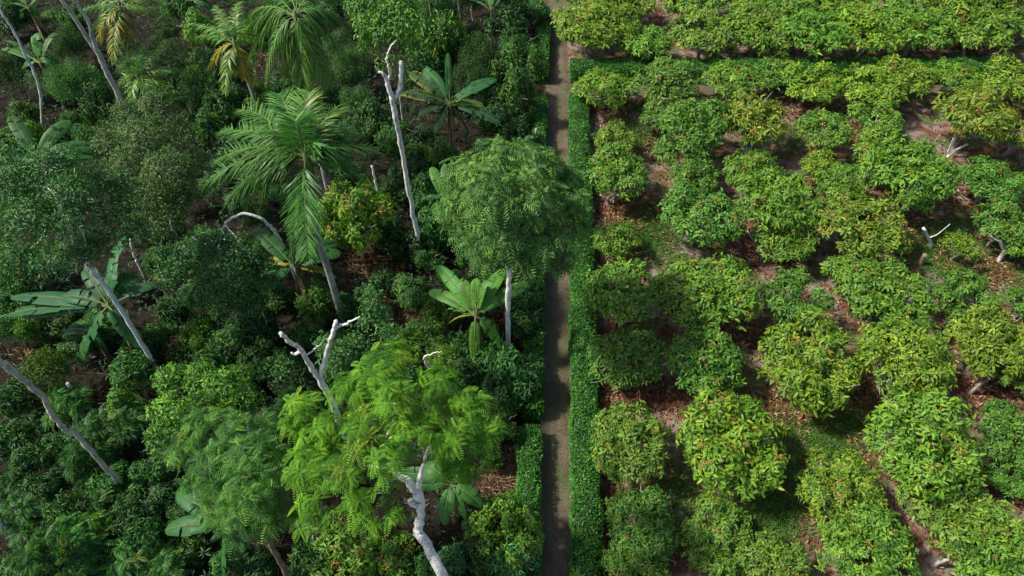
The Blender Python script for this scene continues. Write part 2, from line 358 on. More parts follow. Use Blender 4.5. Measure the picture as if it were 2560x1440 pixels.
for i in range(2): make_proto(f'column{i}', 'column', 600 + i)
NAMES = {'cacao': 'cacao_tree', 'large': 'cacao_tree', 'thin': 'cacao_tree', 'shrub': 'shade_shrub', 'small': 'small_leaved_shrub', 'fine': 'fine_leaved_shrub', 'fern': 'feathery_sapling', 'column': 'columnar_sapling'}
def place(key, px, py, rpx, label, cat, group, col=(1, 1, 1), flush=.05, hk=1.0, rz=0.0, zoff=0.0):
    """a copy of a prototype whose crown is seen round (px,py) with a radius of rpx photo pixels"""
    pr = protos[key]; z = 1.5
    for _ in range(5):
        p = gz(px, py, z); s = rpx * mpp(p) / pr['R'] / 1.08; z = pr['HC'] * s * hk + zoff
    e = empty(NAMES[key.rstrip('0123456789')], (p[0], p[1], zoff), label, cat, group)
    e.rotation_euler = (0, 0, rz); e.scale = (s, s, s * hk)
    for part in ('trunk', 'crown'):
        o = bpy.data.objects.new(part, pr[part]); C.objects.link(o); o.parent = e; o.color = (*col, flush)
    return e

# ------------------------------------------------------------------ ground, paths
def sheet(name, xs, ys, z, m, wob=0.0, rng=None):
    mb = MB(); X, Y = np.meshgrid(xs, ys); Z = np.full(X.shape, z)
    nx, ny = len(xs), len(ys); v = np.stack([X, Y, Z], -1).reshape(-1, 3)
    i = (np.arange(ny - 1)[:, None] * nx + np.arange(nx - 1)[None]).ravel()
    mb.add(v, None, np.stack([i, i + 1, i + nx + 1, i + nx], 1))
    return tag(mb.build(name, m), kind='structure')
PATH_PX = [(1394, 1440), (1394, 1100), (1394, 700), (1394, 300), (1393, 0)]
PP = np.array([gz(*p)[:2] for p in PATH_PX]); d0 = (PP[1] - PP[0]) / (PP[1] - PP[0])[1]
PP = np.vstack([PP[0] - d0 * 12, PP, PP[-1] + (PP[-1] - PP[-2]) / (PP[-1] - PP[-2])[1] * 60])
def path_x(y): return np.interp(y, PP[:, 1], PP[:, 0])
PW = 1.04
CY0, CY1 = gz(1500, 240)[1], gz(1500, 186)[1]       # the crossing path to the right
def ground_mat():
    m, nt, b = mat('ground_soil')
    geo = nt.nodes.new('ShaderNodeTexCoord'); sx = nt.nodes.new('ShaderNodeSeparateXYZ'); nt.links.new(geo.outputs['Object'], sx.inputs[0])
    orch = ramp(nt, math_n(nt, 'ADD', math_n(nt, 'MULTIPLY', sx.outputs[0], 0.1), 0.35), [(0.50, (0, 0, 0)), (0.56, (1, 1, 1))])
    f = noise(nt, 0.9, 6, 0.65); g = noise(nt, 14, 5, 0.7); gg = noise(nt, 45, 3, 0.7)
    soil = ramp(nt, g, [(0.3, (0.13, 0.098, 0.076)), (0.5, (0.22, 0.17, 0.135)), (0.7, (0.34, 0.275, 0.22))])
    red = ramp(nt, g, [(0.3, (0.075, 0.035, 0.024)), (0.6, (0.17, 0.075, 0.045)), (0.8, (0.25, 0.13, 0.08))])
    green = ramp(nt, gg, [(0.3, (0.035, 0.065, 0.018)), (0.7, (0.11, 0.16, 0.045))])
    c = mixc(nt, ramp(nt, f, [(0.46, (0, 0, 0)), (0.56, (1, 1, 1))]), soil, red)
    f2 = noise(nt, 0.7, 5, 0.6, 'Object', (1, 1.3, 1)); c = mixc(nt, ramp(nt, f2, [(0.49, (0, 0, 0)), (0.57, (.85, .85, .85))]), c, green)
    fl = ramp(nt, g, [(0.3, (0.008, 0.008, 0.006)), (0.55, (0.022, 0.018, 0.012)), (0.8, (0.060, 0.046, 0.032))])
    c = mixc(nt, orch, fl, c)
    nt.links.new(c, b.inputs['Base Color']); b.inputs['Roughness'].default_value = 0.95; b.inputs['Specular IOR Level'].default_value = 0.1
    bp = nt.nodes.new('ShaderNodeBump'); bp.inputs['Strength'].default_value = 0.8; bp.inputs['Distance'].default_value = 0.04
    nt.links.new(g, bp.inputs['Height']); nt.links.new(bp.outputs[0], b.inputs['Normal']); return m
def path_mat():
    m, nt, b = mat('path_earth')
    f = noise(nt, 1.1, 5, 0.65, 'Object', (1.6, .5, 1)); g = noise(nt, 30, 5, 0.75); h = noise(nt, 4, 4, .6)
    soil = ramp(nt, g, [(0.3, (0.070, 0.051, 0.038)), (0.5, (0.135, 0.100, 0.076)), (0.72, (0.23, 0.178, 0.138))])
    soil = mixc(nt, ramp(nt, noise(nt, 1.9, 5, .7, 'Object', (1, .6, 1)), [(0.40, (.7, .7, .7)), (0.56, (0, 0, 0))]), soil, (0.060, 0.043, 0.033))
    soil = mixc(nt, ramp(nt, h, [(0.42, (0, 0, 0)), (0.66, (.45, .45, .45))]), soil, (0.15, 0.10, 0.072))
    moss = ramp(nt, g, [(0.3, (0.045, 0.065, 0.022)), (0.7, (0.12, 0.145, 0.055))])
    c = mixc(nt, ramp(nt, f, [(0.46, (0, 0, 0)), (0.62, (.8, .8, .8))]), soil, moss)
    nt.links.new(c, b.inputs['Base Color']); b.inputs['Roughness'].default_value = 0.95; b.inputs['Specular IOR Level'].default_value = 0.15
    bp = nt.nodes.new('ShaderNodeBump'); bp.inputs['Strength'].default_value = 0.5; bp.inputs['Distance'].default_value = 0.02
    nt.links.new(g, bp.inputs['Height']); nt.links.new(bp.outputs[0], b.inputs['Normal']); return m
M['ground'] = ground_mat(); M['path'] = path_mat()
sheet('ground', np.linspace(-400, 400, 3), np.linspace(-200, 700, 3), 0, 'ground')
mb = MB(); ys = np.linspace(-4, 75, 200); r_ = np.random.default_rng(5)
xl = path_x(ys) - PW / 2 + r_.normal(0, .035, 200); xr = path_x(ys) + PW / 2 + r_.normal(0, .02, 200)
v = np.concatenate([np.stack([xl, ys, ys * 0 + .006], 1), np.stack([xr, ys, ys * 0 + .006], 1)])
i = np.arange(199); mb.add(v, None, np.stack([i, i + 200, i + 201, i + 1], 1)); tag(mb.build('path', 'path'), kind='structure')
xs = np.linspace(path_x(CY0) + PW / 2 - .1, 36, 120)
mb = MB(); v = np.concatenate([np.stack([xs, xs * 0 + CY0 + r_.normal(0, .03, 120), xs * 0 + .010], 1), np.stack([xs, xs * 0 + CY1 + r_.normal(0, .03, 120), xs * 0 + .010], 1)])
i = np.arange(119); mb.add(v, None, np.stack([i, i + 1, i + 121, i + 120], 1)); tag(mb.build('crossing_path', 'path'), kind='structure')

# ------------------------------------------------------------------ hedges
def hedge(p0, p1, width, hh, seed, label, group, flowers=0):
    """a clipped hedge from p0 to p1 (ground points): an added solid dark core and a coat of small leaves"""
    rng = np.random.default_rng(seed); p0 = np.array(p0[:2]); p1 = np.array(p1[:2]); Ln = np.linalg.norm(p1 - p0); u = (p1 - p0) / Ln; s = np.array((u[1], -u[0]))
    root = empty('clipped_hedge', (p0[0], p0[1], 0), label, 'hedge', group)
    ns = max(6, int(Ln / .35)); mb = MB(); ring = []
    prof = [(-.44, 0), (-.46, .55), (-.38, .86), (0, .93), (.38, .86), (.46, .55), (.44, 0)]
    for k in range(ns + 1):
        t = k / ns * Ln; wv = 1 + .06 * math.sin(t * 1.7 + seed) + rng.normal(0, .02); hv = 1 + .05 * math.sin(t * 1.1 + seed * 2) + rng.normal(0, .02)
        for a, b_ in prof: ring.append((*(u * t + s * a * width * wv), b_ * hh * hv))
    n7 = len(prof); q = [(k * n7 + j, k * n7 + j + 1, (k + 1) * n7 + j + 1, (k + 1) * n7 + j) for k in range(ns) for j in range(n7 - 1)]
    mb.add(ring, [(0, j, j + 1) for j in range(1, n7 - 1)] + [(ns * n7, ns * n7 + j + 1, ns * n7 + j) for j in range(1, n7 - 1)], q, np.tile((0.0, 0, 0), (len(ring), 1)))
    mb.build('twigs', 'hedge_core', root)  # solid dark core added to block the gaps between the leaves
    per = width + 2 * hh * .9; n = int(Ln * per * 950); a = rng.random(n) * per; t = rng.random(n) * Ln
    wv = (1 + .06 * np.sin(t * 1.7 + seed) + .07 * np.sin(t * 4.3 + seed * 3)) * width * .5; hv = (1 + .05 * np.sin(t * 1.1 + seed * 2) + .05 * np.sin(t * 5.1 + seed)) * hh
    side = np.where(a < hh * .9, -1, np.where(a > hh * .9 + width, 1, 0)); b_ = np.where(side < 0, a / (hh * .9), np.where(side > 0, (per - a) / (hh * .9), 1))
    x = np.where(side == 0, (a - hh * .9) / width * 2 - 1, side); edge = np.abs(x) ** 4
    X = x * wv; Z = np.where(side == 0, hv * (1 - .10 * edge), b_ * hv * .9)
    X = X + rng.normal(0, .022, n); Z = Z + rng.normal(0, .022, n)
    nrm = np.stack([u[0] * 0 + s[0] * (side + .6 * x * (side == 0)), s[1] * (side + .6 * x * (side == 0)), 1.0 * (side == 0) + .55 * (side != 0)], 1)
    lump = .5 + .5 * np.sin(t * 3.1 + np.sin(X * 5 + t * .7) * 2)
    P = np.stack([u[0] * t + s[0] * X, u[1] * t + s[1] * X, np.maximum(Z, .02)], 1)
    ends = rng.integers(0, int(width * hh * 600), 1)  # ends of the hedge
    m = int(width * hh * 560 * 2); e = rng.random(m) < .5; xe = rng.uniform(-.5, .5, m) * width; ze = rng.random(m) * hh * .95; te = np.where(e, 0, Ln) + rng.normal(0, .03, m)
    P = np.concatenate([P, np.stack([u[0] * te + s[0] * xe, u[1] * te + s[1] * xe, ze], 1)])
    de = np.where(e, -1.0, 1.0); nrm = np.concatenate([nrm, np.stack([u[0] * de, u[1] * de, de * 0 + .6], 1)]); nn = len(P)
    lump = np.concatenate([lump, np.full(m, .5)])
    nrm = norm(nrm + rng.normal(0, .35, (nn, 3))); D = norm(np.cross(nrm, norm(rng.normal(size=(nn, 3)))) + nrm * .45)
    mb = MB(); small_leaves(mb, P, D, nrm, rng.uniform(.05, .095, nn), rng.uniform(.03, .05, nn), np.clip(.25 + .35 * lump + rng.normal(0, .22, nn), 0, 1), np.zeros(nn), rng)
    # stray shoots above the clipped top
    k = int(Ln * 9); tt = rng.random(k) * Ln; xx = rng.uniform(-.45, .45, k) * width
    Ps = np.stack([u[0] * tt + s[0] * xx, u[1] * tt + s[1] * xx, np.full(k, hh * .98) + rng.uniform(0, .06, k)], 1)
    whorl_leaves(mb, rng, Ps, np.tile((0, 0, 1.0), (k, 1)), 7, .085, .045, False, (20, 80), .1, .1)
    f = mb.build('foliage', 'hedge', root); f.color = (1, 1, 1, 0)
    for _ in range(flowers):
        tt = rng.uniform(.2, .9) * Ln; mf = MB(); c0 = np.array((*(u * tt + s * rng.uniform(-.3, .2) * width), hh + .03))
        for j in range(5):
            a = j * 1.2566; small_leaves(mf, c0[None], np.array([[math.cos(a), math.sin(a), .5]]), np.array([[0, 0, 1.0]]), .055, .045, np.array([.5]), np.array([0.]), rng)
        mf.build('flower', 'red_flower', root)
    return root
M['hedge_core'] = bark('hedge_core_dark', (0.030, 0.040, 0.018), (0.012, 0.016, 0.008), scale=20)
HH = 0.72
def hz(px, py): return gz(px, py, HH)
HG = 'clipped hedges along the paths'
hedge(hz(1474, 1560), hz(1447, 228), .78, HH, 11, 'long bright clipped hedge on the right side of the main path', HG)
hedge(hz(1316, 1560), hz(1325, 1062), .60, HH, 12, 'clipped hedge with one red flower left of the path, nearest the bottom edge', HG, 1)
hedge(hz(1331, 1022), hz(1350, 232), .56, HH, 13, 'clipped hedge left of the path, running under the drooping leafy tree', HG)
hedge(hz(1353, 178), hz(1360, 20), .62, HH, 14, 'short clipped hedge left of the path beyond the crossing', HG)
hedge(hz(1428, 163), hz(2500, 163), .95, .85, 15, 'clipped hedge along the far side of the crossing path', HG)

# ------------------------------------------------------------------ the orchard
OG = 'cacao trees of the orchard on the right'
G_ = (1, 1, 1); DK = (.72, .85, 1.0); YL = (1.18, 1.06, .8); MD = (1.0, 1.0, 1.0); RD = (1.2, .98, .85)  # DK: dark-leaved trees; on the shaded trees it paints shade into the colour
orchard = [
 # block beyond the crossing hedge
 (1478, 62, 85, YL, .06, 'big cacao tree at the corner of path and crossing hedge, overhanging the path'),
 (1612, 102, 61, MD, .05, 'low cacao tree leaning over the crossing hedge beside the corner tree'),
 (1762, 76, 78, MD, .04, 'third cacao tree from the path behind the crossing hedge'),
 (1900, 72, 78, YL, .05, 'cacao tree behind the crossing hedge with pale trunk showing at its lower right'),
 (2040, 76, 74, MD, .05, 'fifth cacao tree from the path behind the crossing hedge'),
 (2168, 79, 76, YL, .06, 'sixth cacao tree from the path behind the crossing hedge'),
 (2300, 62, 78, MD, .06, 'seventh cacao tree from the path, left of the dark gap behind the hedge'),
 (2450, 74, 81, MD, .10, 'cacao tree right of the dark gap behind the crossing hedge'),
 (2575, 54, 65, MD, .05, 'cacao tree cut by the right edge behind the crossing hedge'),
 (1435, -30, 62, MD, .04, 'cacao tree at the top edge beside the path'), (1550, 10, 66, YL, .05, 'cacao tree at the top edge, left of the open brown patch'),
 (1735, -5, 66, MD, .06, 'cacao tree at the top edge, right of the open brown patch'), (1850, 0, 68, YL, .05, 'second cacao tree right of the brown patch at the top edge'),
 (1975, -2, 68, MD, .06, 'third cacao tree right of the brown patch at the top edge'), (2098, 0, 70, YL, .05, 'fourth cacao tree right of the brown patch at the top edge'),
 (2222, -4, 68, MD, .07, 'fifth cacao tree right of the brown patch at the top edge'), (2345, -2, 68, YL, .05, 'sixth cacao tree right of the brown patch at the top edge'),
 (2468, 5, 68, MD, .08, 'seventh cacao tree right of the brown patch at the top edge'), (2560, -10, 60, YL, .05, 'cacao tree in the top right corner'),
 # first row in front of the crossing path
 (1517, 219, 62, YL, .04, 'yellow-green cacao tree at the near corner of the crossing, first in its row'),
 (1668, 204, 74, DK, .14, 'dark cacao tree with a red flush in front of the crossing hedge'),
 (1842, 199, 62, MD, .12, 'cacao tree with orange tips in front of the crossing hedge'),
 (1945, 184, 58, DK, .05, 'narrow cacao tree squeezed between two orange-tipped neighbours before the crossing hedge'),
 (2022, 204, 76, YL, .06, 'yellowish cacao tree with pale stems, left of the bare stretch of crossing path'),
 (2180, 214, 74, YL, .04, 'cacao tree in front of the crossing hedge, right of the bare stretch of path'),
 (2270, 194, 66, YL, .10, 'cacao tree reaching over the crossing hedge near its broken right end'),
 (2395, 191, 55, MD, .05, 'small round cacao tree in front of the hedge end, far right'),
 (2535, 199, 79, YL, .05, 'cacao tree at the right edge in front of the crossing path'),
 # second
 (1655, 290, 48, DK, .0, 'left half of the large-leaved dark cacao pair behind the open grass'),
 (1740, 305, 84, DK, .03, 'large dark cacao tree with big leaves left of the red-topped one'),
 (1888, 290, 84, RD, .30, 'cacao tree with rust-red top leaves and white forked trunk below'),
 (2062, 325, 66, MD, .06, 'narrow upright cacao tree standing right of the rust-topped one'),
 (2190, 290, 62, MD, .07, 'cacao tree in the middle distance behind the widest orchard crown'),
 (2440, 285, 92, RD, .30, 'large cacao tree with many orange young leaves, upper right'),
 (2550, 330, 60, RD, .16, 'cacao tree cut by the right edge beside the orange-leaved one'),
 # third
 (1540, 350, 54, MD, .12, 'small cacao tree beside the hedge in front of the yellow-green corner tree'),
 (1548, 435, 74, MD, .03, 'cacao tree beside the hedge above the heap of red litter'),
 (1708, 390, 66, DK, .10, 'loose cacao tree in front of the big-leaved dark tree'),
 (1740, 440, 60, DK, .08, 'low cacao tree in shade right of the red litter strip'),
 (1880, 430, 70, MD, .04, 'cacao tree directly in front of the white forked trunk'),
 (2055, 420, 48, YL, .05, 'small yellowish cacao tree left of the widest orchard crown'),
 (2110, 460, 55, MD, .05, 'cacao tree with bare grey twigs under its left side'),
 (2205, 385, 66, YL, .12, 'cacao tree with a few coral-red shoots behind the widest crown'),
 (2278, 430, 104, MD, .05, 'widest spreading cacao crown in the upper right orchard'),
 (2475, 450, 72, DK, .04, 'grey-green cacao tree by the sunny grass strip at right'),
 # fourth
 (1750, 540, 94, DK, .10, 'dark cacao tree right of the green grass and red litter'),
 (1945, 510, 96, MD, .03, 'big bright cacao tree with low pale trunk beside dry ground'),
 (1960, 600, 72, MD, .03, 'front lobe tree of the big bright cacao, above the bent pale trunk'),
 (2145, 560, 98, RD, .32, 'cacao tree covered in coral-red young leaves with a stick in it'),
 (2515, 555, 68, DK, .10, 'cacao tree with a yellow leaf at the right edge above the red litter'),
 (2565, 600, 60, MD, .04, 'cacao tree with white stems cut by the right edge'),
 # fifth
 (1540, 598, 54, MD, .12, 'small low cacao tree beside the hedge in the grass patch'),
 (2400, 615, 42, YL, .1, 'thin yellow-green regrowth of a cut cacao in the clearing'),
 (2250, 608, 36, MD, .0, 'tiny cacao seedling tree at the left rim of the clearing'),
 # sixth
 (1560, 730, 92, MD, .05, 'cacao tree touching the hedge opposite the drooping leafy tree'),
 (1770, 725, 112, MD, .22, 'broad cacao tree flecked orange, second from the hedge in its row'),
 (1982, 738, 84, DK, .02, 'compact dark round cacao tree in the middle of the orchard'),
 (2150, 690, 78, MD, .03, 'far half of the double cacao tree left of the clearing'),
 (2215, 745, 104, MD, .05, 'near half of the double cacao tree left of the clearing'),
 (2415, 735, 70, DK, .02, 'grey-green cacao tree over bare grey twigs right of the clearing'),
 (2565, 760, 48, DK, .03, 'dark cacao tree cut by the right edge, in front of the clearing'),
 # seventh
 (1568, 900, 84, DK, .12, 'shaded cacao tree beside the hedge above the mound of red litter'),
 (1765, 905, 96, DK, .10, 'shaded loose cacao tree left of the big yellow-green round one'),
 (2032, 905, 118, YL, .10, 'big round yellow-green cacao tree in the centre of the orchard'),
 (2265, 905, 112, YL, .13, 'broad yellow-green cacao tree with white trunk foot at lower left'),
 (2490, 850, 104, YL, .04, 'large bright cacao tree at the right edge above the mossy trunk'),
 (2540, 930, 60, MD, .06, 'cacao tree at the right edge just in front of the large bright one'),
 # eighth
 (1578, 1108, 92, MD, .18, 'cacao tree against the hedge with golden leaf tips on its lower side'),
 (1835, 1105, 132, YL, .22, 'largest round cacao tree, yellow-green with orange flecks'),
 (2305, 1105, 132, MD, .07, 'large cacao tree with a yellow shoot, behind the bottom right pair'),
 (2545, 1090, 88, DK, .02, 'blue-green cacao tree cut by the right edge, lower right'),
 (2530, 1190, 60, DK, .02, 'low blue-green cacao branches tree at the right edge, in front of its twin'),
 (2043, 1148, 32, YL, .1, 'tiny cacao sapling alone on the grass'),
 # ninth
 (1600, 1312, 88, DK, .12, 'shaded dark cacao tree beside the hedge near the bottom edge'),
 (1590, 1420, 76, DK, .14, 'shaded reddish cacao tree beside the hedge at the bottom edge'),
 (1800, 1350, 92, MD, .02, 'loose mid-green cacao tree standing in the dark grass'),
 (1940, 1410, 78, MD, .08, 'low cacao tree at the bottom edge left of the brown gap'),
 (2110, 1245, 112, RD, .22, 'golden-tipped cacao tree left of the dark hollow near the bottom'),
 (2175, 1385, 112, MD, .04, 'bright green cacao tree at the bottom edge right of the brown gap'),
 (2385, 1265, 118, MD, .04, 'largest bottom right cacao tree, bright green'),
 (2480, 1370, 112, MD, .05, 'bright cacao tree in the bottom right corner'),
]
rs = np.random.default_rng(77); bases = []
for k, (px, py, r, col, fl, lab) in enumerate(orchard):
    key = f'cacao{int(rs.integers(0, 10))}' if r > 45 else f'thin{k % 2}'
    if r >= 94 or (py > 850 and r > 70): key = f'large{k % 6}'
    e = place(key, px, py, r * (1.05 if py > 1150 else 1.20 if py < 130 else 1.09), lab, 'cacao tree', OG, tuple(c * rs.uniform(.92, 1.08) for c in col), fl * .30, (.78 if py < 250 else .95) * rs.uniform(.85, 1.03), rs.uniform(0, 6.28))
    e.scale = (e.scale[0] * rs.uniform(.93, 1.08), e.scale[1] * rs.uniform(.93, 1.08), e.scale[2])
    bases.append((e.location.x, e.location.y, e.scale[0] * 1.3))

# ------------------------------------------------------------------ cut and bare cacao wood in the orchard
def bare(name, label, cat, limbs, m, group=None, Yb=None, rings=False):
    """limbs: lists of (px,py,r[,dY]); the first starts at the ground"""
    b0 = limbs[0][0]; base = gz(b0[0], b0[1]); root = empty(name, base, label, cat, group); rng = np.random.default_rng(int(b0[0] * 7 + b0[1]))
    for i, l in enumerate(limbs):
        mb = MB(); pts = [gy(p[0], p[1], base[1] + (p[3] if len(p) > 3 else 0)) - base for p in l]; rad = [p[2] for p in l]
        p, r = smooth_path(pts, rad, 4, wob=.15 * min(rad), rng=rng); 
        if i == 0: p[0, 2] -= .1
        tube(mb, p, r, 9, bump=.2, rng=rng); mb.build('trunk' if i == 0 else 'branch', m, root, smooth=True)
    return root
BG = 'pruned pale cacao trunks in the orchard'
bare('pruned_trunk', 'white mottled pruned trunk with crooked arm in the orchard clearing', 'tree trunk', [[(2330, 620, .07), (2322, 595, .06), (2308, 570, .05)], [(2322, 595, .035), (2345, 585, .02), (2375, 560, .012)]], 'white_bark', BG)
bare('pruned_trunk', 'short leaning sawn brown post in the clearing', 'tree trunk', [[(2300, 662, .085), (2306, 648, .085), (2313, 636, .08)]], 'cut_wood', BG)
bare('pruned_trunk', 'white crooked trunk with red marks and side arms at the right edge', 'tree trunk', [[(2495, 655, .075), (2508, 630, .07), (2500, 600, .05)], [(2508, 630, .05), (2540, 632, .045), (2575, 633, .04)], [(2500, 605, .03), (2485, 597, .02), (2478, 590, .012)]], 'white_bark', BG)
bare('pruned_trunk', 'bare grey branching cacao skeleton right of the double cacao tree', 'tree trunk', [[(2362, 810, .06), (2378, 790, .05), (2388, 765, .03), (2395, 750, .015)], [(2378, 790, .03), (2372, 765, .02), (2365, 755, .01)], [(2385, 775, .025), (2400, 770, .018), (2412, 762, .01)], [(2382, 782, .025), (2398, 782, .015), (2408, 786, .008)]], 'grey_bark', BG)
bare('pruned_trunk', 'low forked white cacao trunk leaning to the right above the red litter mound', 'tree trunk', [[(2250, 532, .075), (2262, 512, .06), (2285, 497, .045), (2300, 485, .03)], [(2258, 515, .04), (2250, 502, .03), (2244, 492, .02)]], 'white_bark', BG)
bare('pruned_trunk', 'mossy white leaning trunk under the large bright tree at right', 'tree trunk', [[(2425, 985, .07), (2445, 965, .06), (2475, 945, .05)]], 'cacao_bark', BG)
bare('pruned_trunk', 'white trunk foot left of the broad yellow-green tree', 'tree trunk', [[(2195, 975, .08), (2205, 960, .07), (2235, 945, .05)]], 'white_bark', BG)
bare('pruned_trunk', 'long white limb reaching right under the orange-leaved tree', 'tree trunk', [[(2368, 392, .06), (2385, 378, .055), (2420, 360, .04)], [(2370, 380, .035), (2378, 358, .025), (2384, 345, .02)]], 'white_bark', BG)
bare('pruned_trunk', 'white branches lying by the grey-green tree at right', 'tree trunk', [[(2425, 505, .04), (2405, 490, .035), (2395, 475, .02)]], 'white_bark', BG)
bare('pruned_trunk', 'white mossy trunk foot under the bottom right corner tree', 'tree trunk', [[(2335, 1415, .07), (2350, 1405, .06), (2375, 1398, .035)]], 'cacao_bark', BG)
bare('pruned_trunk', 'bent pale trunk on red litter under the big bright cacao', 'tree trunk', [[(1910, 655, .08), (1922, 645, .07), (1950, 638, .06)], [(1905, 645, .05), (1893, 620, .04), (1868, 575, .02)]], 'cacao_bark', BG)
bare('pruned_trunk', 'white four-armed trunk base under the rust-topped tree', 'tree trunk', [[(1862, 392, .07), (1866, 380, .06), (1880, 368, .045)], [(1864, 384, .045), (1855, 370, .035), (1850, 362, .03)], [(1866, 380, .04), (1868, 366, .03)]], 'white_bark', BG)
bare('pruned_trunk', 'thin white stem standing in the open brown patch at the top edge', 'tree trunk', [[(1581, 75, .05), (1584, 50, .045), (1583, 20, .04), (1584, -15, .03)]], 'white_bark', BG)
bare('pruned_trunk', 'low pale trunk on the red litter heap beside the hedge', 'tree trunk', [[(1522, 512, .09), (1520, 495, .08), (1540, 485, .05)], [(1520, 498, .05), (1500, 487, .03)]], 'cacao_bark', BG)
bare('pruned_trunk', 'pale curved low branch between hedge tree and shaded tree', 'tree trunk', [[(1545, 806, .035), (1562, 806, .035), (1582, 800, .03), (1586, 788, .02)]], 'cacao_bark', BG)

# ------------------------------------------------------------------ the small trees and shrubs of the shade forest on the left
LM = [(965, 90, 'the bright crown of the forked white tree'), (1040, 560, 'the foot of the forked white trunk'), (1270, 510, 'the drooping leafy tree'), (1272, 800, 'the slim white trunk by the path'),
      (970, 1100, 'the lime-green feathery tree'), (745, 90, 'the tall drooping palm'), (765, 400, 'the big dark green palm'), (590, 110, 'the yellow-fronded palm'), (305, 60, 'the palm with golden fronds'), (370, 215, 'the small low palm'),
      (1125, 258, 'the banana with brown-edged leaves'), (1190, 785, 'the light green banana'), (735, 660, 'the banana under the big palm'), (270, 750, 'the wide-leaved banana'), (95, 390, 'the banana at the left edge'), (100, 150, 'the upper left banana'),
      (1125, 1230, 'the low bright banana'), (540, 1310, 'the banana near the bottom'), (380, 380, 'the brownish domed tree'), (555, 640, 'the arched bare-limbed tree'), (110, 500, 'the airy tree at the left edge'), (480, 1000, 'the bright small-leaved tree'),
      (610, 1200, 'the dark feathery tree'), (200, 1110, 'the long leaning grey trunk'), (750, 880, 'the sawn-off white tree'), (1155, 70, 'the straight brown trunk'), (1330, 1000, 'the gap in the hedge'), (640, 150, 'the bare brown patch'), (930, 640, 'the straw-strewn opening'),
      (860, 700, 'the foot of the big palm'), (1270, 1400, 'the sawn stump'), (350, 900, 'the slanting blue-grey trunk'), (265, 180, 'the double grey trunk'), (1210, 40, 'the banana with a dead leaf'), (100, 1390, 'the bottom left corner'), (1090, 930, 'the crooked pale stem')]
